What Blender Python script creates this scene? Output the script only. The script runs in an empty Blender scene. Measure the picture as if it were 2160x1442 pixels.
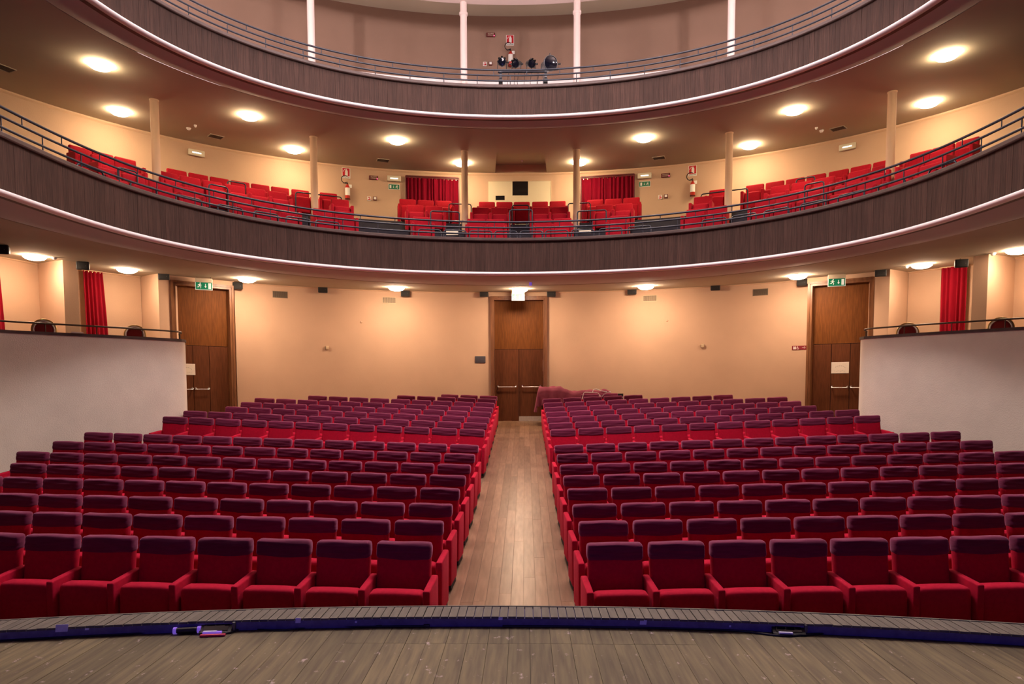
import bpy, math, random
from math import sin, cos, pi, atan2, sqrt, hypot
from mathutils import Vector, Matrix

random.seed(11)
CZ = 2.25                      # camera height above the front floor; heights below are written relative to the camera
col = bpy.context.scene.collection
scene = bpy.context.scene

# ------------------------------------------------------------------ camera
F = 1440.0; TD = .065; YAW = .0195; ROLL = .0025; HOR = 820.0
_d = math.atan(TD)
_fw0 = Vector((-sin(YAW), cos(YAW), 0)); _rt0 = Vector((cos(YAW), sin(YAW), 0)); _u0 = Vector((0, 0, 1))
FWD = _fw0 * cos(_d) - _u0 * sin(_d)
_up = _fw0 * sin(_d) + _u0 * cos(_d)
RT = _rt0 * cos(ROLL) - _up * sin(ROLL)
UP = _up * cos(ROLL) + _rt0 * sin(ROLL)
PPX, PPY = 1080.0, HOR + F * TD
cam_d = bpy.data.cameras.new('camera'); cam = bpy.data.objects.new('camera', cam_d); col.objects.link(cam)
cam_d.sensor_fit = 'HORIZONTAL'; cam_d.sensor_width = 36.0; cam_d.lens = F / 2160 * 36
cam_d.shift_x = 0.0; cam_d.shift_y = (PPY - 721.0) / 2160.0
cam_d.clip_start = .05; cam_d.clip_end = 200
M = Matrix.Identity(4)
for i in range(3):
    M[i][0] = RT[i]; M[i][1] = UP[i]; M[i][2] = -FWD[i]
M[2][3] = CZ
cam.matrix_world = M
scene.camera = cam

# ------------------------------------------------------------------ light and exposure
w = bpy.data.worlds.new('world'); scene.world = w; w.use_nodes = True
w.node_tree.nodes['Background'].inputs[0].default_value = (.55, .45, .55, 1)
w.node_tree.nodes['Background'].inputs[1].default_value = .012
scene.view_settings.view_transform = 'Standard'; scene.view_settings.look = 'None'
scene.view_settings.gamma = 1.0; scene.view_settings.use_curve_mapping = False
scene.view_settings.exposure = 0.0
LAMP_LOW = 196.0      # emission of the round lamps under the lower balcony
LAMP_BOX = 96.0      # emission of the round lamps over the boxes
LAMP_UP = 122.0       # emission of the round lamps under the upper balcony
def area(name, loc, target, size, power, color, spread=pi):
    l = bpy.data.lights.new(name, 'AREA'); l.shape = 'DISK'; l.size = size; l.energy = power; l.color = color; l.spread = spread
    o = bpy.data.objects.new(name, l); col.objects.link(o)
    o.location = (loc[0], loc[1], loc[2] + CZ)
    o.rotation_euler = (Vector(target) - Vector(loc)).to_track_quat('-Z', 'Y').to_euler()
    return o
# chandelier in the middle of the hall ceiling, two pairs of side floods at the upper gallery, blue and warm work light over the stage
def point(name, loc, power, color, r):
    l = bpy.data.lights.new(name, 'POINT'); l.energy = power; l.color = color; l.shadow_soft_size = r
    o = bpy.data.objects.new(name, l); col.objects.link(o); o.location = (loc[0], loc[1], loc[2] + CZ); return o
area('chandelier_light', (0, 10.6, 9.6), (0, 10.4, 0), 2.2, 640, (1.0, .82, .84))
point('chandelier_globe_light', (0, 11.0, 8.5), 400, (1.0, .82, .80), .6)
for sx in (-1, 1):
    point('gallery_flood_light', (sx * 6.5 - .12, 12.2, 9.1), 440, (1.0, .83, .81), .10)
    point('gallery_flood_light', (sx * 6.7 - .12, 10.9, 9.1), 330, (1.0, .83, .82), .10)
for sx in (-1, 1): point('ceiling_fill_light', (sx * 2.4 - .12, 14.4, 9.2), 110, (1.0, .84, .80), .15)  # unseen fill lights added to brighten the ceiling slab and upper gallery
area('stage_work_light_blue', (0, -3.2, .2), (0, 4.5, -1.3), 1.6, 32, (.16, .10, 1.0), 2.2)

# ------------------------------------------------------------------ plan curves of the horseshoe (polar about X0,Y0)
X0, Y0 = -.12, 9.0
CV = {'fas': (7.1488, .9185, -.8684, .1937), 'wall': (11.6791, 1.5505, -1.013, .1617),
      'C': (10.7827, 1.4427, -1.1763, .3447), 'B': (9.7865, 1.0094, -.4785, .0015),
      'A': (8.8692, .8776, -.584, .1595)}
def rad(c, th):
    th = abs(th)
    if c == 'crease':
        if th < 1.24: return 9.2139 + .2718 * th**2 - 1.2668 * th**4 + .5136 * th**6
        return rad('fas', th) + 1.28
    if c in 'ABC' and th > 1.05:
        return rad('fas', th) + rad(c, 1.05) - rad('fas', 1.05)
    a = CV[c]
    return a[0] + a[1] * th**2 + a[2] * th**4 + a[3] * th**6
def pol(c, th, off=0.0):
    r = rad(c, th) + off
    return (X0 + r * sin(th), Y0 + r * cos(th))
def curve(c, off=0.0, n=96, yend=3.2, thmax=pi / 2):
    P = [pol(c, -thmax + 2 * thmax * i / n, off) for i in range(n + 1)]
    if yend is not None:
        L, R = P[0], P[-1]
        P = [(L[0], yend), (L[0], (yend + L[1]) / 2)] + P + [(R[0], (yend + R[1]) / 2), (R[0], yend)]
    return P

# projection helpers: a pixel of the photograph becomes a ray into the hall
def ray(x, y): return RT * ((x - PPX) / F) - UP * ((y - PPY) / F) + FWD
def hitz(x, y, z): v = ray(x, y); return v * (z / v[2])
def hity(x, y, Y): v = ray(x, y); return v * (Y / v[1])
def hitwall(x, y, off=0.0, c='wall'):
    v = ray(x, y); lo, hi = 5.0, 30.0
    for _ in range(50):
        t = (lo + hi) / 2; p = v * t
        dx, dy = p[0] - X0, p[1] - Y0
        if hypot(dx, dy) < rad(c, atan2(dx, dy)) + off or dy < 0: lo = t
        else: hi = t
    th = atan2(dx, dy); e = .01
    a, b = pol(c, th - e), pol(c, th + e)
    return p, atan2(b[1] - a[1], b[0] - a[0])

# ------------------------------------------------------------------ materials
def mat(name, c, rough=.6, metal=0.0, var=0.0, scale=8.0, stretch=(1, 1, 1), bump=0.0, bscale=60.0, bstretch=(1, 1, 1),
        sheen=0.0, sheen_tint=(1, 1, 1), emit=None, emit_s=0.0, rnd=0.0, c2=None, coat=0.0, spec=.5, detail=4):
    m = bpy.data.materials.new(name); m.use_nodes = True; nt = m.node_tree; N = nt.nodes; L = nt.links
    b = N['Principled BSDF']
    b.inputs['Base Color'].default_value = (*c, 1); b.inputs['Roughness'].default_value = rough
    b.inputs['Metallic'].default_value = metal; b.inputs['Specular IOR Level'].default_value = spec
    if sheen:
        b.inputs['Sheen Weight'].default_value = sheen; b.inputs['Sheen Tint'].default_value = (*sheen_tint, 1); b.inputs['Sheen Roughness'].default_value = .45
    if coat: b.inputs['Coat Weight'].default_value = coat
    if emit:
        b.inputs['Emission Color'].default_value = (*emit, 1); b.inputs['Emission Strength'].default_value = emit_s
    tc = N.new('ShaderNodeTexCoord'); src = tc.outputs['Object']
    if rnd:
        oi = N.new('ShaderNodeObjectInfo'); va = N.new('ShaderNodeVectorMath'); va.operation = 'MULTIPLY_ADD'
        cx = N.new('ShaderNodeCombineXYZ')
        for k in range(3): L.new(oi.outputs['Random'], cx.inputs[k])
        va.inputs[1].default_value = (37.0, 53.0, 91.0)
        L.new(cx.outputs[0], va.inputs[0]); L.new(tc.outputs['Object'], va.inputs[2]); src = va.outputs[0]
    if var:
        mp = N.new('ShaderNodeMapping'); mp.inputs['Scale'].default_value = stretch; L.new(src, mp.inputs[0])
        n = N.new('ShaderNodeTexNoise'); n.inputs['Scale'].default_value = scale; n.inputs['Detail'].default_value = detail; L.new(mp.outputs[0], n.inputs['Vector'])
        mx = N.new('ShaderNodeMix'); mx.data_type = 'RGBA'
        d = c2 if c2 else tuple(max(0, v * (1 - var)) for v in c); u = c if c2 else tuple(v * (1 + var * .6) for v in c)
        mx.inputs['A'].default_value = (*d, 1); mx.inputs['B'].default_value = (*u, 1)
        mr = N.new('ShaderNodeMapRange'); mr.inputs['From Min'].default_value = .32; mr.inputs['From Max'].default_value = .68
        L.new(n.outputs['Fac'], mr.inputs['Value']); L.new(mr.outputs[0], mx.inputs['Factor'])
        out = mx.outputs['Result']
        if rnd:
            hs = N.new('ShaderNodeHueSaturation'); r2 = N.new('ShaderNodeMapRange')
            r2.inputs['To Min'].default_value = 1 - rnd; r2.inputs['To Max'].default_value = 1 + rnd
            L.new(oi.outputs['Random'], r2.inputs['Value']); L.new(r2.outputs[0], hs.inputs['Value']); L.new(out, hs.inputs['Color']); out = hs.outputs[0]
        L.new(out, b.inputs['Base Color'])
    if bump:
        mp2 = N.new('ShaderNodeMapping'); mp2.inputs['Scale'].default_value = bstretch; L.new(src, mp2.inputs[0])
        n2 = N.new('ShaderNodeTexNoise'); n2.inputs['Scale'].default_value = bscale; n2.inputs['Detail'].default_value = 3; L.new(mp2.outputs[0], n2.inputs['Vector'])
        bp = N.new('ShaderNodeBump'); bp.inputs['Strength'].default_value = bump; bp.inputs['Distance'].default_value = .02
        L.new(n2.outputs['Fac'], bp.inputs['Height']); L.new(bp.outputs[0], b.inputs['Normal'])
    return m
MT = {}
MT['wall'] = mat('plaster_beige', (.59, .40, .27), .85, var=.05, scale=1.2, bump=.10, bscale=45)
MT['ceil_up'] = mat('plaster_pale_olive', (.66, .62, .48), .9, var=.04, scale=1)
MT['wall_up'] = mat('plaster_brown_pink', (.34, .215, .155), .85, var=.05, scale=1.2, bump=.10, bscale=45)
MT['ceil'] = mat('plaster_ceiling', (.46, .415, .315), .9, var=.05, scale=.8, bump=.05, bscale=30)
MT['soffit'] = mat('plaster_soffit', (.46, .43, .42), .85, var=.05, scale=.8)
MT['parapet'] = mat('rough_cream_plaster', (.80, .755, .625), .9, var=.06, scale=2.0, bump=.35, bscale=60)
MT['white'] = mat('white_plaster', (.86, .82, .82), .6)
MT['pink'] = mat('pink_plaster', (.86, .72, .68), .8, var=.03, scale=1)
MT['rim'] = mat('wall_moulding', (.66, .46, .30), .7)
MT['wood'] = mat('dark_slat_wood', (.062, .0325, .024), .65, spec=.2, var=.35, scale=22, stretch=(3, 3, .12), rnd=.15, bump=.25, bscale=30, bstretch=(3, 3, .2))
MT['woodcap'] = mat('dark_cap_wood', (.075, .045, .038), .55, var=.2, scale=6)
MT['door'] = mat('brown_door_veneer', (.150, .050, .010), .6, var=.25, scale=7, stretch=(6, 6, .5), spec=.15)
MT['door_low'] = mat('brown_door_leaf_veneer', (.115, .037, .014), .6, var=.25, scale=7, stretch=(6, 6, .5), rnd=.05, spec=.15)
MT['frame'] = mat('door_frame_wood', (.20, .085, .035), .38, var=.25, scale=5, stretch=(4, 4, .5))
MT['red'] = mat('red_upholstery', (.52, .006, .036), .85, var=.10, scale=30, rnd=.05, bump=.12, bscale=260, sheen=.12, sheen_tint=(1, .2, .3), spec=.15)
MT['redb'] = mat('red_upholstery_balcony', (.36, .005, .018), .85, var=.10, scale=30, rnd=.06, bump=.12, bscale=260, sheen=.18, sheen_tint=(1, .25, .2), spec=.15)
MT['maroon'] = mat('maroon_cover_cloth', (.150, .016, .054), .85, var=.14, scale=18, stretch=(.4, 1, 3), rnd=.14, bump=.22, bscale=8, bstretch=(.7, 1, 6), sheen=.6, sheen_tint=(1, .42, .66), spec=.15)
MT['table'] = mat('maroon_table_cloth', (.20, .022, .055), .8, var=.15, scale=6, sheen=.3, sheen_tint=(1, .45, .6), bump=.3, bscale=10)
MT['curtain'] = mat('red_velvet_curtain', (.30, .002, .016), .8, var=.12, scale=4, stretch=(4, 4, .4), sheen=.3, sheen_tint=(1, .2, .25), spec=.15)
MT['curtain_dark'] = mat('dark_red_doorway_curtain', (.19, .001, .014), .85, var=.2, scale=4, stretch=(4, 4, .4), sheen=.15, sheen_tint=(1, .2, .25), spec=.1)
MT['black'] = mat('black_plastic', (.018, .018, .018), .5, var=.1, scale=9)
MT['blackm'] = mat('black_rubber', (.012, .012, .012), .8)
MT['rail'] = mat('grey_painted_steel', (.034, .040, .056), .36, metal=.0, spec=.35, var=.08, scale=12)
MT['railb'] = mat('bronze_painted_steel', (.10, .075, .045), .4, metal=.4)
MT['chrome'] = mat('chrome', (.75, .75, .77), .38, metal=1.0)
MT['gold'] = mat('brass_frame', (.62, .46, .22), .3, metal=.8)
MT['chairw'] = mat('dark_chair_wood', (.10, .045, .02), .4)
MT['burg'] = mat('burgundy_velvet', (.22, .010, .014), .8, sheen=.2, sheen_tint=(1, .3, .3))
MT['carpet'] = mat('charcoal_step_carpet', (.030, .028, .036), .95, var=.15, scale=40)
MT['plankfl'] = mat('aisle_wood_plank', (.29, .175, .105), .30, var=.22, scale=5, stretch=(5, .35, 5), rnd=.20, c2=(.19, .11, .065), spec=.45)
MT['floor'] = mat('under_seat_floor', (.20, .13, .08), .6, var=.1, scale=5)
MT['lip'] = mat('grey_brown_lip_board', (.118, .104, .084), .7, var=.25, scale=10, stretch=(4, .5, 4), rnd=.12)
MT['liface'] = mat('blue_tinted_step_face', (.15, .13, .26), .8, var=.2, scale=20)  # blue of the stage work light put into the face colour
MT['glass'] = mat('dark_glass', (.01, .01, .012), .08)
MT['panel'] = mat('cream_panel', (.74, .66, .46), .7, var=.03, scale=2)
MT['signred'] = mat('sign_red', (.55, .01, .02), .5)
MT['signdark'] = mat('alarm_dark_red', (.13, .008, .010), .5)
MT['signgreen'] = mat('sign_green', (.0, .17, .075), .5)
MT['signgreen_lit'] = mat('sign_green_lit', (.0, .20, .09), .5, emit=(.02, .45, .22), emit_s=.12)
MT['signgreen_hot'] = mat('sign_green_bright', (.03, .26, .13), .5, emit=(.12, .75, .38), emit_s=.05)
MT['signwhite'] = mat('sign_white', (.85, .85, .80), .5)
MT['signwhite_lit'] = mat('sign_white_lit', (.85, .88, .80), .5, emit=(.9, 1, .85), emit_s=.35)
MT['housing'] = mat('cream_lamp_housing', (.70, .64, .48), .5)
MT['tube'] = mat('lit_tube', (1, 1, 1), .5, emit=(.92, 1, .95), emit_s=1.6)
MT['ledred'] = mat('led_red', (1, .1, .1), .5, emit=(1, .05, .15), emit_s=6)
MT['lamp_low'] = mat('lamp_glass_low', (1, .95, .85), .4, emit=(1.0, .70, .48), emit_s=LAMP_LOW)
MT['lamp_box'] = mat('lamp_glass_box', (1, .95, .85), .4, emit=(1.0, .70, .48), emit_s=LAMP_BOX)
MT['lamp_up'] = mat('lamp_glass_up', (1, .95, .8), .4, emit=(1.0, .73, .45), emit_s=LAMP_UP)
MT['ext'] = mat('extinguisher_red', (.50, .025, .015), .3)
MT['paper'] = mat('paper', (.72, .66, .58), .8, var=.05, scale=20)
MT['paperink'] = mat('faded_print', (.42, .38, .34), .8)
MT['plaque'] = mat('slate_plaque', (.06, .055, .07), .6, var=.2, scale=40)
MT['wcred'] = mat('wc_sign_maroon', (.22, .012, .025), .5)
MT['grille'] = mat('vent_grey', (.20, .15, .10), .6)
MT['grille_lt'] = mat('vent_cream', (.62, .48, .30), .6)
MT['grille_dk'] = mat('vent_dark', (.03, .025, .02), .7)
MT['bluebox'] = mat('blue_plastic_glow', (.22, .10, .60), .5, emit=(.35, .18, 1), emit_s=.35)  # weak glow added to plastic and tape that are no lamps
MT['tape'] = mat('blue_white_tape', (.62, .60, .85), .5, var=.15, scale=30)
MT['gel'] = mat('red_gel', (.60, .01, .06), .4)
MT['steel'] = mat('worn_steel', (.10, .10, .105), .4, metal=.3, var=.3, scale=20)
MT['lens'] = mat('dark_lens', (.006, .006, .012), .05, spec=.4)
MT['cable'] = mat('black_cable', (.02, .02, .025), .5)
MT['wcable'] = mat('white_cable', (.80, .80, .80), .5)
MT['stone'] = mat('threshold_stone', (.42, .36, .32), .7, var=.1, scale=20)
MT['litstep'] = mat('cream_lit_riser', (.85, .78, .58), .6)
MT['stagewall'] = mat('stage_black_drape', (.02, .02, .022), .9)

def stage_mat():
    m = mat('worn_stage_plank', (.190, .157, .078), .62, var=.35, scale=4, stretch=(9, .6, 9), rnd=.16, c2=(.105, .082, .045), spec=.3)
    nt = m.node_tree; N = nt.nodes; L = nt.links; b = N['Principled BSDF']
    old = b.inputs['Base Color'].links[0].from_socket
    geo = N.new('ShaderNodeNewGeometry')
    mp = N.new('ShaderNodeMapping'); mp.inputs['Scale'].default_value = (3.0, 2.0, 1); L.new(geo.outputs['Position'], mp.inputs[0])
    n = N.new('ShaderNodeTexNoise'); n.inputs['Scale'].default_value = 5.5; n.inputs['Detail'].default_value = 9; n.inputs['Roughness'].default_value = .68; L.new(mp.outputs[0], n.inputs['Vector'])
    r = N.new('ShaderNodeMapRange'); r.inputs['From Min'].default_value = .62; r.inputs['From Max'].default_value = .69; L.new(n.outputs['Fac'], r.inputs['Value'])
    mx = N.new('ShaderNodeMix'); mx.data_type = 'RGBA'; mx.inputs['B'].default_value = (.48, .40, .38, 1)
    L.new(r.outputs[0], mx.inputs['Factor']); L.new(old, mx.inputs['A'])
    n3 = N.new('ShaderNodeTexNoise'); n3.inputs['Scale'].default_value = 1.1; n3.inputs['Detail'].default_value = 3; L.new(geo.outputs['Position'], n3.inputs['Vector'])
    r3 = N.new('ShaderNodeMapRange'); r3.inputs['From Min'].default_value = .3; r3.inputs['From Max'].default_value = .7; r3.inputs['To Min'].default_value = .72; r3.inputs['To Max'].default_value = 1.2; L.new(n3.outputs['Fac'], r3.inputs['Value'])
    hs = N.new('ShaderNodeHueSaturation'); L.new(mx.outputs['Result'], hs.inputs['Color']); L.new(r3.outputs[0], hs.inputs['Value'])
    L.new(hs.outputs[0], b.inputs['Base Color'])
    return m
MT['stage'] = stage_mat()

# ------------------------------------------------------------------ mesh helpers
class MB:
    def __init__(s): s.v = []; s.f = []; s.sm = []
    def add(s, vs, fs, smooth=False):
        k = len(s.v); s.v += [tuple(p) for p in vs]; s.f += [tuple(i + k for i in f) for f in fs]; s.sm += [smooth] * len(fs); return s
    def box(s, x0, x1, y0, y1, z0, z1):
        return s.add([(x0, y0, z0), (x1, y0, z0), (x1, y1, z0), (x0, y1, z0), (x0, y0, z1), (x1, y0, z1), (x1, y1, z1), (x0, y1, z1)],
                     [(0, 3, 2, 1), (4, 5, 6, 7), (0, 1, 5, 4), (1, 2, 6, 5), (2, 3, 7, 6), (3, 0, 4, 7)])
    def rbox(s, x0, x1, y0, y1, z0, z1, r, mids=(2, 0, 2), fn=None):
        C = ((x0 + x1) / 2, (y0 + y1) / 2, (z0 + z1) / 2); H = ((x1 - x0) / 2, (y1 - y0) / 2, (z1 - z0) / 2)
        r = min(r, *H)
        def ticks(h, k):
            a = [-h, -h + .35 * r, -h + r]; b = [h - r, h - .35 * r, h]
            return a + [(-h + r) + (2 * h - 2 * r) * (i + 1) / (k + 1) for i in range(k)] + b
        T = [ticks(H[i], mids[i]) for i in range(3)]
        T = [sorted(set(round(q, 6) for q in t)) for t in T]
        idx = {}; vs = []
        def V(i, j, k):
            key = (i, j, k)
            if key not in idx:
                p = [T[0][i], T[1][j], T[2][k]]
                q = [max(-(H[a] - r), min(H[a] - r, p[a])) for a in range(3)]
                d = [p[a] - q[a] for a in range(3)]; l = sqrt(sum(t * t for t in d)) or 1
                p = [C[a] + q[a] + d[a] / l * r for a in range(3)]
                if fn: p = fn(*p)
                idx[key] = len(vs); vs.append(tuple(p))
            return idx[key]
        fs = []; n = [len(t) - 1 for t in T]
        for a in range(n[0]):
            for b in range(n[1]):
                fs.append((V(a, b, 0), V(a, b + 1, 0), V(a + 1, b + 1, 0), V(a + 1, b, 0)))
                fs.append((V(a, b, n[2]), V(a + 1, b, n[2]), V(a + 1, b + 1, n[2]), V(a, b + 1, n[2])))
        for a in range(n[0]):
            for b in range(n[2]):
                fs.append((V(a, 0, b), V(a + 1, 0, b), V(a + 1, 0, b + 1), V(a, 0, b + 1)))
                fs.append((V(a, n[1], b), V(a, n[1], b + 1), V(a + 1, n[1], b + 1), V(a + 1, n[1], b)))
        for a in range(n[1]):
            for b in range(n[2]):
                fs.append((V(0, a, b), V(0, a, b + 1), V(0, a + 1, b + 1), V(0, a + 1, b)))
                fs.append((V(n[0], a, b), V(n[0], a + 1, b), V(n[0], a + 1, b + 1), V(n[0], a, b + 1)))
        return s.add(vs, fs, True)
    def tube(s, path, r, n=8, caps=True):
        P = [Vector(p) for p in path]; rings = []; up = None
        for i, p in enumerate(P):
            t = (P[min(i + 1, len(P) - 1)] - P[max(i - 1, 0)]).normalized()
            if up is None:
                up = Vector((0, 0, 1)) if abs(t.z) < .9 else Vector((0, 1, 0))
            a = t.cross(up)
            if a.length < 1e-4: a = t.cross(Vector((1, 0, 0)))
            a.normalize(); b = a.cross(t).normalized(); up = b
            rings.append([p + a * (r * cos(2 * pi * k / n)) + b * (r * sin(2 * pi * k / n)) for k in range(n)])
        vs = [q for ring in rings for q in ring]
        fs = [(i * n + k, i * n + (k + 1) % n, (i + 1) * n + (k + 1) % n, (i + 1) * n + k) for i in range(len(P) - 1) for k in range(n)]
        s.add(vs, fs, True)
        if caps: s.add(rings[0], [tuple(range(n))]); s.add(rings[-1], [tuple(reversed(range(n)))])
        return s
    def lathe(s, prof, n=20, M=None, ang=2 * pi):
        full = abs(ang - 2 * pi) < 1e-6; m = n if full else n + 1
        vs = []
        for r, z in prof:
            for k in range(m):
                a = ang * k / n; p = Vector((r * cos(a), r * sin(a), z))
                vs.append(M @ p if M else p)
        fs = []
        for i in range(len(prof) - 1):
            for k in range(n):
                k2 = (k + 1) % m
                fs.append((i * m + k, i * m + k2, (i + 1) * m + k2, (i + 1) * m + k))
        return s.add(vs, fs, True)
    def sweep(s, base, prof, closed=True, smooth=False, ends=True):
        # base: plan polyline (x,y); prof: (outward offset, z)
        n = len(base); k = len(prof); vs = []
        for i, (x, y) in enumerate(base):
            x1, y1 = base[max(i - 1, 0)]; x2, y2 = base[min(i + 1, n - 1)]
            tx, ty = x2 - x1, y2 - y1; l = hypot(tx, ty) or 1
            nx, ny = -ty / l, tx / l           # left of travel = outward for curves running left to right
            for o, z in prof: vs.append((x + nx * o, y + ny * o, z))
        if smooth == 'split':
            for j in range(k if closed else k - 1):
                j2 = (j + 1) % k
                s.add([v for i in range(n) for v in (vs[i * k + j], vs[i * k + j2])], [(2 * i, 2 * i + 1, 2 * i + 3, 2 * i + 2) for i in range(n - 1)], True)
            return s
        fs = []
        for i in range(n - 1):
            for j in range(k if closed else k - 1):
                j2 = (j + 1) % k
                fs.append((i * k + j, i * k + j2, (i + 1) * k + j2, (i + 1) * k + j))
        s.add(vs, fs, smooth)
        if closed and ends:
            s.f.append(tuple(range(len(s.v) - n * k, len(s.v) - n * k + k))); s.sm.append(False)
            s.f.append(tuple(reversed(range(len(s.v) - k, len(s.v))))); s.sm.append(False)
        return s
    def loft(s, lines, smooth=False, skip=None):
        n = len(lines[0]); vs = [p for l in lines for p in l]; fs = []
        for a in range(len(lines) - 1):
            for i in range(n - 1):
                if skip and skip(a, i): continue
                fs.append((a * n + i, a * n + i + 1, (a + 1) * n + i + 1, (a + 1) * n + i))
        return s.add(vs, fs, smooth)
    def poly(s, pts, y=0.0, t=.002):
        # flat polygon in the xz plane facing -y with a little thickness
        n = len(pts)
        return s.add([(x, y - t, z) for x, z in pts] + [(x, y, z) for x, z in pts],
                     [tuple(range(n)), tuple(reversed(range(n, 2 * n)))] + [(i, n + i, n + (i + 1) % n, (i + 1) % n) for i in range(n)])
    def xf(s, M):
        s.v = [tuple(M @ Vector(p)) for p in s.v]; return s
    def mesh(s, name, m):
        me = bpy.data.meshes.new(name); me.from_pydata(s.v, [], s.f); me.validate(verbose=False)
        if len(me.polygons) == len(s.sm): me.polygons.foreach_set('use_smooth', s.sm)
        me.materials.append(m); me.update(); return me
def link(name, data, parent=None, loc=(0, 0, 0), rz=0.0, rx=0.0, ry=0.0):
    o = bpy.data.objects.new(name, data); col.objects.link(o)
    o.parent = parent
    o.location = (loc[0], loc[1], loc[2] + (0 if parent else CZ)); o.rotation_euler = (rx, ry, rz)
    return o
def obj(name, mb, m, parent=None, loc=(0, 0, 0), rz=0.0, **k):
    return link(name, mb.mesh(name, MT[m] if isinstance(m, str) else m), parent, loc, rz, **k)
def tag(o, label=None, cat=None, group=None, kind=None):
    if label: o['label'] = label
    if cat: o['category'] = cat
    if group: o['group'] = group
    if kind: o['kind'] = kind
    return o
def thing(name, label, cat, loc=(0, 0, 0), rz=0.0, group=None, **k):
    return tag(link(name, None, None, loc, rz, **k), label, cat, group)
def struct(name, mb, m, label, cat=None):
    return tag(obj(name, mb, m), label, cat or name.split('_')[0], kind='structure')
def z_(P, z): return [(x, y, z) for x, y in P]
ORD = ['first', 'second', 'third', 'fourth', 'fifth', 'sixth', 'seventh', 'eighth', 'ninth', 'tenth', 'eleventh', 'twelfth', 'thirteenth', 'fourteenth', 'fifteenth', 'sixteenth']

# ------------------------------------------------------------------ floor of the stalls (raked, slightly bowl shaped)
ZT = [(4.0, -1.40), (5.91, -1.367), (7.55, -1.30), (9.19, -1.185), (10.01, -1.125), (10.83, -1.045), (11.65, -.966), (13.3, -.797), (14.98, -.625), (16.66, -.452), (18.34, -.269), (20.6, -.095), (23, -.06)]
KT = [(4.0, 0.0), (5.9, .008), (9.2, .022), (11.7, .030), (13.3, .040), (18.0, .042), (23, .02)]
def interp(T, x):
    if x <= T[0][0]: return T[0][1]
    for (a, b), (c, d) in zip(T, T[1:]):
        if x <= c: return b + (d - b) * (x - a) / (c - a)
    return T[-1][1]
SEAT_H = .87
def floor_z(X, Y):
    a = abs(X + .15); yp = Y - .05 * a
    return interp(ZT, yp) - SEAT_H - interp(KT, yp) * .69 + interp(KT, yp) * max(a - .75, 0) + interp(KT, yp) * .69
XS = [-12 + .6 * i for i in range(41)]; XS = sorted(set(XS + [-.86, .56]))
YS = [3.9 + .3 * i for i in range(64)]
mb = MB()
mb.loft([[(x, y, floor_z(x, y) - .006) for x in XS] for y in YS])
fl = struct('floor', mb, 'floor', 'raked auditorium floor under the red seats')
# aisle planks, each its own piece
pl = 0
for i in range(10):
    x0 = -.80 + i * .13; x1 = x0 + .1255; y = 4.5 - random.random() * 1.5
    while y < 20.9:
        y2 = y + random.uniform(1.6, 2.6); a, b = max(y, 4.5), min(y2, 20.95)
        if b - a > .05:
            m = MB(); n = max(2, int((b - a) / .6)); vs = []
            for k in range(n + 1):
                yy = a + .001 + (b - a - .002) * k / n; zz = floor_z(-.15, yy)
                vs += [(x0, yy, zz), (x1, yy, zz), (x1, yy, zz - .02), (x0, yy, zz - .02)]
            fs = []
            for k in range(n):
                for j in range(4): fs.append((k * 4 + j, k * 4 + (j + 1) % 4, k * 4 + 4 + (j + 1) % 4, k * 4 + 4 + j))
            fs += [(0, 1, 2, 3), (n * 4 + 3, n * 4 + 2, n * 4 + 1, n * 4)]
            m.add(vs, fs); cx, cy = (x0 + x1) / 2, a; m.v = [(p[0] - cx, p[1] - cy, p[2]) for p in m.v]
            obj('plank', m, 'plankfl', fl, (cx, cy, 0))
        y = y2

# ------------------------------------------------------------------ stage with raised lip
AC = (-.10, -11.76)
def arc(R, xmax=7.0, n=60):
    return [(AC[0] + R * sin(a), AC[1] + R * cos(a)) for a in [math.asin(xmax / R) * (-1 + 2 * i / n) for i in range(n + 1)]]
mb = MB(); A = arc(15.98)
mb.loft([[(x, -8.0, -1.515) for x, y in A], [(x, y, -1.515) for x, y in A]])
stg = struct('floor_stage', mb, 'blackm', 'dark stage under-floor', 'floor')
x = -3.75; k = 0
while x < 3.75:
    wd = .122 + random.uniform(-.004, .004); xa, xb = x + .0010, x + wd - .0010
    yt = lambda q: AC[1] + sqrt(15.985**2 - (q - AC[0])**2)
    cut = 3.94 + random.uniform(-.004, .004) if abs(x + .1) < 1.05 else None
    segs = [(1.0, cut - .0015, False), (cut + .0015, None, True)] if cut else [(1.0, None, True)]
    zz = -1.5 + random.uniform(-.0015, .0005)
    for (ya, yb, end) in segs:
        m = MB(); y1, y2 = (yt(xa), yt(xb)) if end else (yb, yb); cx = (xa + xb) / 2
        v = [(xa, ya), (xb, ya), (xb, y2), (xa, y1)]
        m.add([(p - cx, q - ya, zz + .0) for p, q in v] + [(p - cx, q - ya, zz - .015) for p, q in v],
              [(0, 1, 2, 3), (7, 6, 5, 4), (0, 4, 5, 1), (1, 5, 6, 2), (2, 6, 7, 3), (3, 7, 4, 0)])
        obj('plank', m, 'stage', stg, (cx, ya, 0))
    x += wd
lip = thing('stage_lip', 'raised curved edge of the stage with short grey-brown boards and dark blue face', 'stage edge', (0, 0, -1.433))
mb = MB().sweep(arc(15.99), [(0, -.067), (0, -.014), (.19, -.014), (.19, -.067)])
obj('riser_face', mb, 'liface', lip)
mb = MB().sweep(arc(16.185), [(0, -.09), (0, .002), (.016, .002), (.016, -.09)])
tag(obj('front_nosing', mb, 'lip', lip), 'thin wooden strip along the outer edge')
x = -3.75; i = 0
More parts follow.
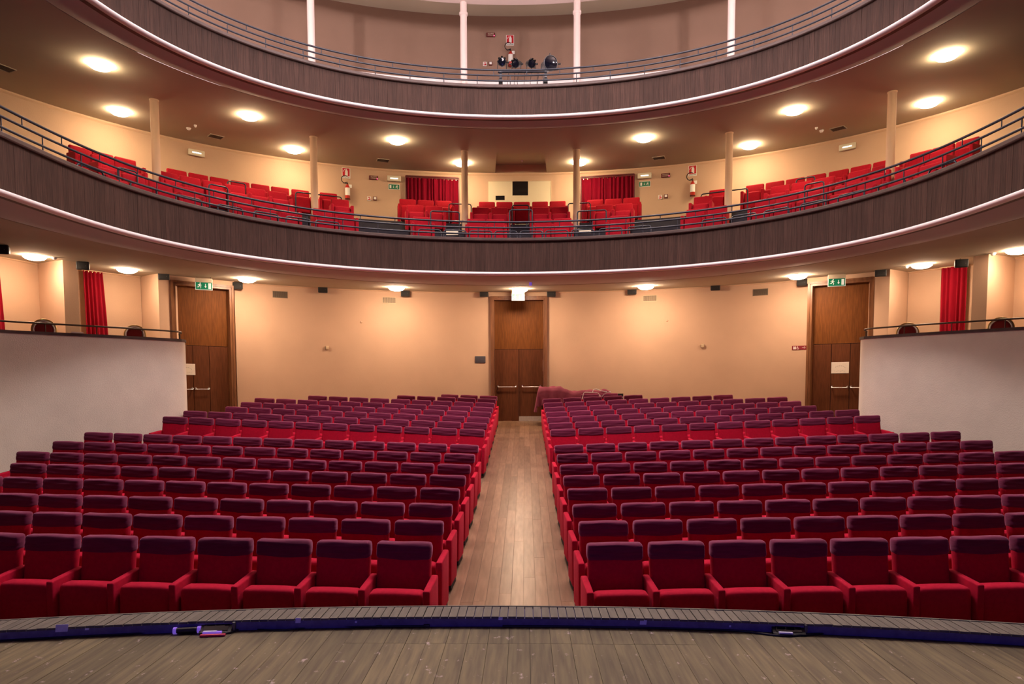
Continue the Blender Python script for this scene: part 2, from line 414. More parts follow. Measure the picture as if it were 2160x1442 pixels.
while x < 3.75:
    wd = .0535; m = MB()
    ya = AC[1] + sqrt(15.983**2 - (x + wd / 2 - AC[0])**2) + random.uniform(-.003, .003); yb = AC[1] + sqrt(16.18**2 - (x + wd / 2 - AC[0])**2)
    sl = -(x + wd / 2 - AC[0]) / 16.0 * wd
    h = random.uniform(-.002, .001)
    v = [(0.0026, 0), (wd - .0026, sl), (wd - .0026, yb - ya + sl), (.0026, yb - ya)]
    m.add([(p, q, h) for p, q in v] + [(p, q, -.014) for p, q in v], [(0, 1, 2, 3), (7, 6, 5, 4), (0, 4, 5, 1), (1, 5, 6, 2), (2, 6, 7, 3), (3, 7, 4, 0)])
    obj('board', m, 'lip', lip, (x, ya, 0)); x += wd
mb = MB().sweep(arc(16.175), [(0, -2.6), (0, -1.448), (-.03, -1.448), (-.03, -2.6)])
struct('wall_stage_front', mb, 'woodcap', 'front wall of the stage below its lip', 'wall')
mb = MB().box(-8, 8, -8.3, -8.0, -1.5, 9); struct('wall_stage_back', mb, 'stagewall', 'black drape wall at the back of the stage', 'wall')

# ------------------------------------------------------------------ shell of the hall
TW = 96
# upper walls (both galleries)
cw = curve('wall', 0, TW, 2.8)
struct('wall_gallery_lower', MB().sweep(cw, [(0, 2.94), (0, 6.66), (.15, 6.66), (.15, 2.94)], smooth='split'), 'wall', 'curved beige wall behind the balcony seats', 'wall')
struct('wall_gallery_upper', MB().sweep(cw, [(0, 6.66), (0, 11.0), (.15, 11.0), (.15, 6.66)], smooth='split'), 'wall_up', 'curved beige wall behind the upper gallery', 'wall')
# ground floor back wall: from the side doors to the centre door and above the doors
def arcw(t0, t1, n=20): return [pol('wall', t0 + (t1 - t0) * i / n) for i in range(n + 1)]
def th_at(x, c='wall'):
    lo, hi = -1.5, 1.5
    for _ in range(40):
        t = (lo + hi) / 2
        if pol(c, t)[0] < x: lo = t
        else: hi = t
    return lo
tl, tcl, tcr, tr = th_at(-7.83), th_at(-1.00), th_at(.62), th_at(7.57)
mb = MB(); WP = [(0, -1.5), (0, 2.93), (.16, 2.93), (.16, -1.5)]
mb.sweep(arcw(tl, tcl), WP, smooth='split'); mb.sweep(arcw(tcr, tr), WP, smooth='split'); mb.sweep(arcw(tcl, tcr, 4), [(0, 2.70), (0, 2.93), (.16, 2.93), (.16, 2.70)])
struct('wall_back', mb, 'wall', 'beige back wall of the stalls between the three wooden doors')
struct('trim_back', MB().sweep(arcw(tl - .01, tr + .01, 40), [(0, 2.855), (-.03, 2.875), (-.03, 2.92), (0, 2.92)], smooth=False), 'rim', 'light ceiling moulding along the back wall', 'trim')
struct('trim_gallery', MB().sweep(curve('wall', 0, TW, 2.8), [(0, 6.30), (-.03, 6.335), (-.03, 6.37), (0, 6.37)]), 'rim', 'light ceiling moulding over the balcony seats', 'trim')
# side bays behind the boxes
def flat_wall(P, z0, z1, t=.12):
    return MB().sweep(P, [(0, z0), (0, z1), (t, z1), (t, z0)])
def mir(P, s): return [(X0 + s * (x), y) for x, y in P]
for s, side in ((-1, 'left'), (1, 'right')):
    outer = [(12.2, 2.8), (11.9, 10.0), (11.62, 12.6), (11.50, 13.9), (10.98, 15.95), (9.73, 17.52)]
    P = mir(outer, s)
    if s > 0: P = P[::-1]
    struct('wall_' + side, flat_wall(P, -1.8, 2.95), 'wall', 'beige outer wall of the boxes on the ' + side)
    struct('trim_box_' + side, MB().sweep(P, [(0, 2.855), (-.03, 2.875), (-.03, 2.92), (0, 2.92)]), 'rim', 'light ceiling moulding above the boxes on the ' + side, 'trim')
    # radial piers: front edge and back corner
    for j, (f, b) in enumerate([((8.96, 16.93), (9.74, 17.54)), ((9.90, 15.30), (11.0, 15.98)), ((10.62, 13.45), (11.55, 13.80))]):
        dx, dy = b[0] - f[0], b[1] - f[1]; l = hypot(dx, dy); px, py = dy / l * .30, -dx / l * .30
        Q = [f, b, (b[0] + px, b[1] + py), (f[0] + px, f[1] + py)]
        if j == 0: px, py = 0, 0; Q = [f, b, (8.80, 17.95), (8.78, 17.32)]
        Q = mir(Q, s)
        if s < 0: Q = Q[::-1]
        m = MB().add([(x, y, -1.8) for x, y in Q] + [(x, y, 2.93) for x, y in Q], [(0, 3, 2, 1), (4, 5, 6, 7), (0, 1, 5, 4), (1, 2, 6, 5), (2, 3, 7, 6), (3, 0, 4, 7)])
        struct('wall_pier_%s_%s' % (side, 'abc'[j]), m, 'wall', ['beige wall corner beside the %s wooden door', 'beige pier between the first and second box on the %s', 'beige pier at the outer box on the %s'][j] % side, 'wall')
# box floor and parapet
BOXP = [(7.27, 14.62), (7.45, 14.30), (7.70, 13.97), (7.97, 13.60), (8.25, 13.30), (8.53, 13.0), (8.80, 12.72), (9.20, 12.28), (9.55, 11.75), (9.85, 11.1), (10.05, 10.3), (10.15, 9), (10.2, 7), (10.2, 4.0)]
BOXB = [(8.95, 16.85), (8.1, 15.90), (7.55, 15.25), (7.36, 14.98), (7.28, 14.80)]
boxpath = {}
for s, side in ((-1, 'left'), (1, 'right')):
    P = mir(BOXB + BOXP, s)
    if s < 0: P = P[::-1]
    boxpath[side] = P
    mb = MB()
    t = .14
    pr = [(0, -1.9), (0, 1.03), (t, 1.03), (t, -1.9)]
    mb.sweep(P, pr, smooth='split')
    struct('wall_box_' + side, mb, 'parapet', 'curved cream plaster parapet of the boxes on the ' + side)
    struct('trim_box_cap_' + side, MB().sweep(P, [(-.02, 1.03), (-.02, 1.085), (.17, 1.085), (.17, 1.03)]), 'woodcap', 'dark wooden cap of the box parapet on the ' + side, 'trim')
    inner = MB(); q = [P[0]] + P
    Q = mir([(8.95, 16.85), (9.74, 17.5), (10.98, 15.9), (11.5, 13.9), (11.9, 10), (12.2, 4.0)] + [(x + .1, y) for x, y in BOXP[::-1]] + [(x + .1, y) for x, y in BOXB[::-1]], s)
    if s < 0: Q = Q[::-1]
    n = len(Q); inner.add(z_(Q, .45) + z_(Q, .30), [tuple(range(n)), tuple(range(2 * n - 1, n - 1, -1))])
    struct('floor_box_' + side, inner, 'carpet', 'raised floor of the boxes on the ' + side, 'floor')

# balcony under-sides, fronts and tiers
fas = curve('fas', 0, TW, 3.2); crs = curve('crease', 0, TW, 3.2); wl = curve('wall', 0, TW, 3.2)
wlo = curve('wall', 1.3, TW, 3.2); cr2 = curve('fas', .75, TW, 3.2); fm = curve('fas', .45, TW, 3.2)
struct('ceiling_stalls', MB().loft([z_(crs, 2.72), z_(wl, 2.885), z_(wlo, 2.905)]), 'ceil', 'brown ceiling over the back of the stalls under the lower balcony', 'ceiling')
# ceiling of the first gallery with a raised recess in the middle
thr = [-pi / 2 + pi * i / TW for i in range(TW + 1)]
mid = [j + 2 for j in range(TW + 1) if abs(pol('wall', thr[j])[0] - X0) < 1.0]
rc = curve('C', -.95, TW, 3.2)
i0, i1 = min(mid), max(mid)
mb = MB().loft([z_(cr2, 6.25), z_(rc, 6.33), z_(wl, 6.37)], skip=lambda a, i: a == 1 and i0 <= i < i1)
mb.loft([z_(rc[i0:i1 + 1], 6.33), z_(rc[i0:i1 + 1], 6.60), z_(wl[i0:i1 + 1], 6.62)])
for k in (i0, i1):
    mb.add([(*rc[k], 6.33), (*wl[k], 6.37), (*wl[k], 6.63), (*rc[k], 6.60)], [(0, 1, 2, 3)])
struct('ceiling_balcony', mb, 'ceil', 'brown ceiling over the balcony seats with a shallow recess in the middle', 'ceiling')
Bc = curve('B', -.05, TW, 3.2)
struct('ceiling_gallery', MB().loft([z_(Bc, 10.85), z_(curve('wall', .1, TW, 3.2), 10.85)]), 'ceil_up', 'ceiling strip over the upper gallery', 'ceiling')
n = len(Bc)
mb = MB().add(z_(Bc, 10.12) + z_(Bc, 10.86), [tuple(range(n)), tuple(range(2 * n - 1, n - 1, -1))] + [(i, n + i, n + i + 1, i + 1) for i in range(n - 1)])
struct('ceiling_main', mb, 'pink', 'pink plaster ceiling of the hall with a curved edge', 'ceiling')

def balcony(label, z0, ztop, tiers, boards_group, soffit_lines, wood):
    b = thing('balcony', label, 'balcony', (0, 0, 0))
    obj('soffit', MB().loft(soffit_lines, True), 'soffit', b)
    tag(obj('white_moulding', MB().sweep(fas, [(.02, z0 - .004), (-.050, z0 - .008), (-.086, z0 + .008), (-.096, z0 + .030), (-.086, z0 + .054), (-.050, z0 + .072), (.02, z0 + .080)], smooth=True), 'white', b), 'white rounded moulding below the wooden front')
    obj('front_wall', MB().sweep(fas, [(.02, z0), (.02, ztop - .07), (.12, ztop - .07), (.12, z0)]), 'woodcap', b)
    obj('lower_ledge', MB().sweep(fas, [(-.008, z0 + .068), (-.028, z0 + .068), (-.028, z0 + .085), (.02, z0 + .085)]), 'woodcap', b)
    tag(obj('cap_rail', MB().sweep(fas, [(-.045, ztop - .075), (-.055, ztop - .06), (-.055, ztop - .012), (-.045, ztop), (.15, ztop), (.16, ztop - .075)]), 'woodcap', b), 'wooden cap along the top of the front')
    # vertical boards, one object each
    th = -1.62; hgt = ztop - .07 - (z0 + .075); protos = []
    for wd in (.088, .104, .120):
        m = MB(); y0 = -.022; g = .0005
        m.add([(-wd / 2 + g, 0, 0), (-wd / 2 + g, y0 + .0018, 0), (-wd / 2 + .004, y0, 0), (wd / 2 - .004, y0, 0), (wd / 2 - g, y0 + .0018, 0), (wd / 2 - g, 0, 0)] +
              [(-wd / 2 + g, 0, hgt), (-wd / 2 + g, y0 + .0018, hgt), (-wd / 2 + .004, y0, hgt), (wd / 2 - .004, y0, hgt), (wd / 2 - g, y0 + .0018, hgt), (wd / 2 - g, 0, hgt)],
              [(i, (i + 1) % 6, 6 + (i + 1) % 6, 6 + i) for i in range(6)] + [(5, 4, 3, 2, 1, 0), (6, 7, 8, 9, 10, 11)])
        protos.append((wd, m.mesh('board', MT[wood])))
    while th < 1.62:
        wd, me = random.choice(protos); r = rad('fas', min(abs(th), pi / 2))
        dth = wd / r; tc = th + dth / 2
        if abs(tc) < pi / 2:
            p = pol('fas', tc); a, c = pol('fas', tc - .01), pol('fas', tc + .01); an = atan2(c[1] - a[1], c[0] - a[0])
            # exact tangent spacing
            dth = wd / (hypot(c[0] - a[0], c[1] - a[1]) / .02); tc = th + dth / 2; p = pol('fas', tc)
            pr = random.uniform(0, .004)
        else:
            s = 1 if tc > 0 else -1; p = (X0 + s * rad('fas', pi / 2), Y0 - (abs(tc) - pi / 2) * r); an = -s * pi / 2; pr = .004
        link('board', me, b, (p[0] + sin(an) * (pr + .001 - .02), p[1] - cos(an) * (pr + .001 - .02), z0 + .075), an)
        th += dth
    for (c0, o0, z, m) in tiers:
        pass
    return b
# ---- lower balcony
SL = [z_(curve('fas', -.01, TW, 3.2), 2.655), z_(fm, 2.625), z_(curve('fas', 1.0, TW, 3.2), 2.655), z_(crs, 2.725)]
b1 = balcony('lower balcony with front of dark vertical boards above a white moulding', 2.645, 3.50, [], 'boards', SL, 'wood')
def tier_mesh(c0, o0, c1, o1, zb, z):
    return MB().loft([z_(curve(c0, o0, TW, 3.2), zb), z_(curve(c0, o0, TW, 3.2), z), z_(curve(c1, o1, TW, 3.2), z)])
obj('walkway', tier_mesh('fas', .11, 'A', -.7, 2.9, 3.05), 'carpet', b1)
obj('tier', tier_mesh('A', -.72, 'A', .15, 3.0, 3.52), 'carpet', b1)
obj('tier', tier_mesh('A', .14, 'B', .15, 3.4, 4.05), 'carpet', b1)
obj('tier', tier_mesh('B', .14, 'wall', .05, 4.0, 4.47), 'carpet', b1)
# ---- upper balcony
SL = [z_(curve('fas', -.01, TW, 3.2), 6.205), z_(fm, 6.18), z_(cr2, 6.255)]
b2 = balcony('upper balcony with front of dark vertical boards above a white moulding', 6.195, 6.95, [], 'boards', SL, 'wood')
obj('walkway', tier_mesh('fas', .11, 'A', -.7, 6.4, 6.55), 'white', b2)
obj('tier', tier_mesh('A', -.72, 'A', .15, 6.5, 7.05), 'white', b2)
obj('tier', tier_mesh('A', .14, 'B', .3, 6.9, 7.50), 'white', b2)
tag(obj('tier', tier_mesh('wall', -1.38, 'wall', .05, 7.4, 8.42), 'white', b2), 'bright white top step against the wall')

# ---- railings
def railing(name, label, zs, posts_z, off, group=None, c='fas', th_max=1.5, step=.105, m='rail', r=(.021, .019, .019)):
    t = thing('railing', label, 'railing', (0, 0, 0))
    for z, rr in zip(zs, r):
        P = curve(c, off, 140, 4.0)
        obj('rail', MB().tube([(x, y, z) for x, y in P], rr, 8), m, t)
    k = 0; th = -th_max; a = MB().tube([(0, 0, 0), (0, 0, zs[1] - posts_z)], .010, 6).mesh('post', MT[m]); b_ = MB().tube([(0, 0, 0), (0, 0, zs[0] - zs[1])], .009, 6).mesh('post', MT[m])
    while th < th_max:
        p = pol(c, th, off)
        if k % 2 == 0: link('post', a, t, (p[0], p[1], posts_z))
        else: link('post', b_, t, (p[0], p[1], zs[1]))
        th += step / 2 * 1.0; k += 1
    return t
railing('r1', 'three-bar steel railing on the lower balcony front', (3.885, 3.755, 3.61), 3.495, .07)
railing('r2', 'three-bar steel railing on the upper balcony front', (7.325, 7.205, 7.085), 6.945, .09)

# ---- box railings
for side in ('left', 'right'):
    P = boxpath[side]
    t = thing('box_railing', 'single bronze handrail on the parapet of the %s boxes' % side, 'railing', (0, 0, 1.08))
    Q = MB().sweep(P, [(.07, 0)], closed=False).v
    ofs = [(x, y, .165) for x, y, z in Q]
    ofs = ofs[2:] if side == 'right' else ofs[:-2]
    e = ofs[0] if side == 'right' else ofs[-1]
    obj('rail', MB().tube(ofs, .017, 8), 'railb', t)
    L = 0; nxt = .55; seq = ofs if side == 'right' else ofs[::-1]
    obj('post', MB().tube([(seq[0][0], seq[0][1], 0), (seq[0][0], seq[0][1], .165)], .012, 6), 'railb', t)
    for a, b in zip(seq, seq[1:]):
        d = hypot(b[0] - a[0], b[1] - a[1])
        while L + d > nxt:
            u = (nxt - L) / d; x, y = a[0] + (b[0] - a[0]) * u, a[1] + (b[1] - a[1]) * u
            obj('post', MB().tube([(x, y, 0), (x, y, .165)], .009, 6), 'railb', t); nxt += .85
        L += d

# ---- columns
side_w = {-1: 'left', 1: 'right'}
for s in (-1, 1):
    for j, (x, y) in enumerate([(1.49, 18.60), (5.19, 17.48), (7.98, 15.2)]):
        wn = ['beside the middle seats', 'second out from the middle', 'outermost'][j]
        t = thing('column', 'round beige balcony column on the %s, %s' % (side_w[s], wn), 'column', (X0 + s * x, y, 3.05 if j else 4.0), group=None)
        z0 = 3.05 if j else 4.0
        zt = 6.32 - z0
        obj('shaft', MB().lathe([(.088, 0), (.088, zt - .03)], 24), 'wall', t)
        obj('capital', MB().lathe([(.088, zt - .03), (.098, zt - .02), (.098, zt)], 24), 'rim', t)
        if j < 2:
            t = thing('column', 'round pink-white upper gallery column on the %s, %s' % (side_w[s], wn), 'column', (X0 + s * x, y, 7.5))
            obj('shaft', MB().lathe([(.088, 0), (.088, 2.63)], 24), 'pink', t)
            obj('collar', MB().lathe([(.088, 2.29), (.112, 2.305), (.112, 2.36), (.088, 2.375)], 24), 'pink', t)

# ------------------------------------------------------------------ doors
def doorway(name, cx, cy, an, w, zb, zt, label, side):
    """frame, big upper panel, two leaves with push bars; local x along the wall, y away from the hall"""
    d = tag(link(name, None, None, (cx, cy, zb), an), label, 'door', kind='structure')
    H = zt - zb; fr = .085; hw = w / 2
    obj('frame', MB().box(-hw, -hw + fr, -.05, .26, 0, H).box(hw - fr, hw, -.05, .26, 0, H).box(-hw + fr, hw - fr, -.05, .26, H - fr, H), 'frame', d)
    obj('frame_moulding', MB().box(-hw - .025, -hw + .03, -.075, -.045, 0, H + .025).box(hw - .03, hw + .025, -.075, -.045, 0, H + .025).box(-hw + .03, hw - .03, -.075, -.045, H - .03, H + .025), 'frame', d)
    zl = 2.17; iw = hw - fr
    obj('transom_panel', MB().box(-iw, iw, .16, .22, zl + .004, H - fr), 'door', d)
    def leaf(x0, x1, hinge, y=.16, z0=.02, sidepanel=False, bar=True, lab=None):
        l = obj('door_leaf', MB().box(x0 + .006, x1 - .006, y, y + .05, z0, zl - .008), 'door_low', d)
        if bar:
            bx0, bx1 = (x0 + .10, x1 - .09) if side == 'c' else (x0 + .04, x1 - .04)
            if not sidepanel:
                h = obj('push_bar', MB().tube([(bx0, y, 1.06), (bx0, y - .08, 1.06), (bx0, y - .09, 1.03), (bx1, y - .09, 1.03), (bx1, y - .08, 1.06), (bx1, y, 1.06)], .013, 8), 'chrome', l)
                obj('bar_end', MB().box(bx0 - .013, bx0 + .013, y - .025, y, 1.02, 1.08), 'chrome', l)
                obj('bar_end', MB().box(bx1 - .013, bx1 + .013, y - .025, y, 1.02, 1.08), 'chrome', l)
        return l
    if side == 'c':
        leaf(-iw, 0.0, -1, .12, .0)
        leaf(0.0, iw, 1, .16, .14)
        obj('threshold', MB().box(0.0, iw, .10, .40, -.01, .138), 'stone', d)
        obj('hinge_plate', MB().box(iw - .012, iw - .002, .12, .16, 1.5, 1.85), 'gold', d)
    elif side == 'l':       # seen from the hall: leaf, leaf, side panel
        leaf(-iw, -.24, 1); leaf(-.24, .17, -1)
        obj('side_panel', MB().box(.176, iw, .16, .21, .02, zl - .008), 'door_low', d)
    else:
        obj('side_panel', MB().box(-iw, -.211, .16, .21, .02, zl - .008), 'door_low', d)
        leaf(-.205, .24, 1); leaf(.24, iw, -1)
    return d
DC = (-.19, 20.62)
doorway('door_1', DC[0], DC[1], 0.0, 1.64, -.97, 2.735, 'tall brown wooden double door in the middle of the back wall', 'c')
DL = ((-8.38, 17.77), .738); DR = ((8.06, 17.80), -.60)
doorway('door_2', DL[0][0], DL[0][1], DL[1], 1.50, -1.02, 2.735, 'tall brown wooden door beside the left boxes', 'l')
doorway('door_3', DR[0][0], DR[0][1], DR[1], 1.50, -1.02, 2.735, 'tall brown wooden door beside the right boxes', 'r')
for s, (P, an) in ((-1, DL), (1, DR)):     # wall above the side doors
    m = MB().box(-.80, .80, -.03, .2, 3.76, 3.93)
    o = struct('wall_over_door_' + side_w[s], m, 'wall', 'strip of beige wall above the %s door' % side_w[s], 'wall')
    o.location = (P[0], P[1], -1.02 + CZ); o.rotation_euler = (0, 0, an)

# ------------------------------------------------------------------ stalls seats
def lean(k, z1): return lambda x, y, z: (x, y - (z1 - z) * k, z)
def seat_meshes(w, top, covered, red, tag_):
    R = {}
    hw = w / 2
    def fb(x, y, z):
        bow = .012 * (1 - (x / hw) ** 2)
        return (x, y - (top - z) * .13 + bow * 0, z)
    R['backrest'] = MB().rbox(-hw, hw, 0, .10, .28, top - (.012 if covered else 0), .032, (3, 0, 3), fb).mesh('backrest', MT[red])
    if covered:
        R['cover'] = []
        for v in range(4):
            rn = random.Random(40 + v); ph = [rn.uniform(0, 6.28) for _ in range(6)]; am = rn.uniform(.4, 1.3)
            def fc(x, y, z, ph=ph, am=am):
                t = max(0, min(1, (top - .012 - z) / .14))
                z2 = z
                if t > .5: z2 = z - (1 - (x / hw) ** 2) * .016 * am * t - .003 * sin(x * 14 + ph[0])
                wr = .0032 * am * (sin(z * 130 + x * 7 + ph[1]) + .7 * sin(z * 75 - x * 11 + ph[2]))
                y2 = y + (wr if y < .05 else 0)
                z2 += .0022 * sin(x * 17 + ph[3]) if t < .15 else 0
                return (x * (1 + .004 * sin(z * 60 + ph[4])), y2 - (top - z) * .13, z2)
            R['cover'].append(MB().rbox(-hw - .005, hw + .005, -.008, .108, top - .146, top + .004, .034, (8, 0, 5), fc).mesh('headrest_cover', MT['maroon']))
    pw = .55 if covered else .50
    aw = .031 if covered else .036
    cw_ = pw / 2 - aw - .010; at = .556 if covered else .608
    ct = .522 if covered else .575
    R['cushion'] = MB().rbox(-cw_, cw_, -.335, -.17, .15, ct, .045, (3, 0, 2), lambda x, y, z: (x, y + (z - ct) * .06, z + .006 * (1 - (x / cw_) ** 2))).mesh('seat_cushion', MT[red])
    def arm(x, y, z):
        if z > .3: z = z + (y + .38) * .085
        return (x, y, z)
    R['arm'] = MB().rbox(-aw, aw, -.38, .03, .055, at, .016, (0, 2, 1), arm).mesh('armrest_panel', MT[red])
    R['foot'] = MB().box(-.024, .024, -.34, .0, 0, .058).mesh('foot', MT['blackm'])
    R['pw'] = pw
    return R
SM = seat_meshes(.486, SEAT_H, True, 'red', 's')
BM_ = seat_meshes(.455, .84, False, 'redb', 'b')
def make_seat(R, name, label, group, loc, rz, ry, sides, covered=True, feet=True):
    t = thing(name, label, 'seat', loc, rz, group, ry=ry)
    link('backrest', R['backrest'], t)
    if covered:
        link('headrest_cover', random.choice(R['cover']), t)['label'] = 'maroon cloth headrest cover'
    link('seat_cushion', R['cushion'], t)
    for s in sides:
        a = link('armrest_panel', R['arm'], t, (s * R['pw'] / 2, 0, 0))
        if feet: link('foot', R['foot'], a)['label'] = 'black foot'
    return t
ROWY = [5.91 + .82 * i for i in range(8)] + [13.30 + .84 * i for i in range(7)] + [19.22]
NL = [8, 9, 10, 12, 12, 13, 13, 13, 12, 12, 11, 11, 11, 9, 5, 3]
NR = [8, 9, 10, 11, 12, 13, 13, 13, 12, 12, 11, 11, 11, 9, 5, 0]
for r in range(16):
    for s, cnt in ((-1, NL[r]), (1, NR[r])):
        for i in range(cnt if not (r == 15 and s == 1) else 4):
            if r == 15 and s == 1 and i < 2: continue
            xe = (.548 - .0032 * r) if s > 0 else -(.838 - .0010 * r)
            X = xe + s * (.25 + .55 * i); Y = ROWY[r] + .05 * abs(X + .0) 
            side = 'right' if s > 0 else 'left'
            k = interp(KT, ROWY[r])
            sides = [s] if i else [-s, s]
            if r == 15 and s == 1 and i == 2: sides = [-s, s]
            lab = 'red seat with maroon headrest cover, %s from aisle, %s row from stage, %s block' % (ORD[i], ORD[r], side)
            make_seat(SM, 'stalls_chair', lab, 'red stalls seats with maroon headrest covers', (X, Y, floor_z(X, Y)), s * .05, -s * k, sides)

# ------------------------------------------------------------------ balcony seats
def along(c, x, n=1, d=.5):
    """n positions along a row curve, the first seat's inner/left edge at plan x (relative to the axis), stepping right"""
    th = th_at(x + X0, c) if c in CV else 0
    out = []; acc = d / 2; e = .002; L = 0; t = th
    while len(out) < n:
        a, b = pol(c, t), pol(c, t + e); L += hypot(b[0] - a[0], b[1] - a[1]); t += e
        if L >= acc: out.append((b, atan2(b[1] - a[1], b[0] - a[0]))); acc += d
    return out
BZ = {'A': 3.52, 'B': 4.05, 'C': 4.47}; BN = {'A': 'front', 'B': 'middle', 'C': 'back'}
blocks = [  # row, x' of first edge, count, block name
    ('C', -1.22, 5, 'centre block'), ('B', -1.33, 2, 'centre block'), ('B', .29, 2, 'centre block'), ('A', -1.40, 2, 'centre block'), ('A', .32, 2, 'centre block'),
    ('C', -3.42, 3, 'block left of centre'), ('B', -3.04, 2, 'block left of centre'), ('A', -2.74, 1, 'block left of centre'),
    ('C', 1.84, 3, 'block right of centre'), ('B', 1.98, 2, 'block right of centre'), ('A', 2.24, 1, 'block right of centre'),
    ('C', -5.44, 1, 'second left column'), ('B', -4.88, 1, 'second left column'), ('A', -5.00, 2, 'second left column'),
    ('C', 5.03, 1, 'second right column'), ('B', 4.41, 1, 'second right column'), ('A', 4.03, 2, 'second right column'),
    ('C', -8.48, 7, 'long left block'), ('B', -8.10, 6, 'long left block'), ('A', -7.68, 2, 'long left block'), ('A', -6.52, 3, 'long left block'),
    ('C', 5.88, 7, 'long right block'), ('B', 6.06, 3, 'long right block'), ('B', 7.44, 2, 'long right block'), ('A', 5.45, 3, 'long right block'), ('A', 6.80, 2, 'long right block'),
    ('C', -9.74, 3, 'outer left block'), ('B', -8.86, 2, 'outer left block'), ('A', -8.20, 2, 'outer left block'),
    ('C', 8.86, 3, 'outer right block'), ('B', 8.28, 2, 'outer right block'), ('A', 7.62, 2, 'outer right block')]
cntr = {}
for row, x, n, bl in blocks:
    P = along(row, x, n, .465 if 'outer' in bl else .50)
    for i, (p, an) in enumerate(P):
        k = cntr[(row, bl)] = cntr.get((row, bl), 0) + 1
        lab = 'red balcony seat, %s from left in the %s row, %s' % (ORD[k - 1], BN[row], bl)
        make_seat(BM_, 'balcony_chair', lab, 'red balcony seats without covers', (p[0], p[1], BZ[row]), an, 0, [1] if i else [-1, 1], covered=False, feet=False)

# ------------------------------------------------------------------ ceiling lamps
def lamp(label, p, m, group, r=.215):
    t = thing('ceiling_lamp', label, 'lamp', p, group=group)
    obj('base_ring', MB().lathe([(r * .2, .045), (r * .86, .04), (r * .92, .01), (r * .90, .0)], 28), 'housing', t)
    obj('glass_dome', MB().lathe([(r * .88, .012), (r * .98, .004), (r, -.010), (r * .96, -.026), (r * .82, -.050), (r * .6, -.068), (r * .32, -.080), (0.0005, -.084)], 28), m, t)
def ceil1(x, y):   # underside height of the stalls ceiling
    th = atan2(x - X0, y - Y0); r = hypot(x - X0, y - Y0); a, b = rad('crease', th), rad('wall', th)
    return 2.72 + .165 * (r - a) / (b - a) if r < b else 2.885
def ceil2(x, y):
    th = atan2(x - X0, y - Y0); r = hypot(x - X0, y - Y0); a, b = rad('fas', th) + .75, rad('wall', th)
    c_ = rad('C', th) - .95
    return 6.25 + .08 * (r - a) / (c_ - a) if r < c_ else 6.33 + .04 * (r - c_) / (b - c_)
low = [(10.32, 14.55, 'over the outer box'), (9.30, 16.2, 'over the inner box'), (6.95, 17.45, 'next to the door'), (3.42, 18.95, 'over the back wall')]
for s in (-1, 1):
    for x, y, w_ in low:
        X = X0 + s * x
        lamp('round glowing lamp under the lower balcony, %s %s' % (side_w[s], w_), (X, y, ceil1(X, y) - .018), 'lamp_box' if 'box' in w_ else 'lamp_low', 'round lamps under the lower balcony')
lamp('round glowing lamp above the centre door', (-.14, 19.30, ceil1(-.14, 19.30) - .018), 'lamp_low', 'round lamps under the lower balcony')
up = [(8.10, 13.5, 'inner row, outermost'), (6.22, 16.04, 'inner row, middle'), (3.12, 17.68, 'inner row, nearest the centre'), (9.12, 15.85, 'wall row, outermost'), (6.0, 18.42, 'wall row, middle'), (1.64, 19.62, 'wall row, behind the centre column')]
for s in (-1, 1):
    for x, y, w_ in up:
        X = X0 + s * x
        lamp('round glowing lamp under the upper balcony, %s side, %s' % (side_w[s], w_), (X, y, ceil2(X, y) - .018), 'lamp_up', 'round lamps under the upper balcony', .205)

# ------------------------------------------------------------------ wall loudspeakers
SPK = [(5, 527, -.55), (176, 561, -.5), (346, 583, -.42), (501, 603, .2), (681, 611, .1), (855, 619, .1), (1021, 620, .1), (1163, 620, -.1), (1333, 615, -.1), (1509, 606, -.1), (1692, 596, -.2), (1857, 576, .42), (2027, 556, .5)]
SPL = ['cut by the left edge of the photo', 'on the pier between the left boxes', 'left of the left door', 'right of the left door', 'between the two left wall vents', 'just right of the left lit vent', 'at the left of the centre door',
       'at the right of the centre door', 'just left of the right lit vent', 'between the two right wall vents', 'left of the right door', 'right of the right door', 'on the pier between the right boxes']
onpier = {0: (10.62, 13.45, -1), 1: (9.90, 15.30, -1), 2: (8.96, 16.93, -1), 11: (8.96, 16.93, 1), 12: (9.90, 15.30, 1)}
for i, (x, y, a) in enumerate(SPK):
    if i in onpier:
        q = onpier[i]; p = hity(x, y, q[1] - .10 if i not in (2, 11) else 17.0); an = q[2] * -.9
    else:
        p, an = hitwall(x, y, -.14)
    t = thing('wall_speaker', 'small black loudspeaker high on the wall, ' + SPL[i], 'speaker', tuple(p), an * .6 + a * .5, 'small black wall speakers')
    obj('cabinet', MB().rbox(-.135, .135, -.07, .07, -.095, .095, .026, (0, 0, 0), lambda x, y, z: (x * (1 - .18 * (y + .07) / .14), y, z * (1 - .25 * (y + .07) / .14))), 'black', t)
    obj('grille', MB().rbox(-.110, .110, -.078, -.066, -.073, .073, .006, (0, 0, 0)), 'blackm', t)
    obj('badge', MB().box(.06, .075, -.081, -.078, -.012, .002), 'steel', t)
    obj('bracket', MB().tube([(0, .05, .0), (0, .06, .08), (0, .06, .12)], .012, 6), 'railb', t)

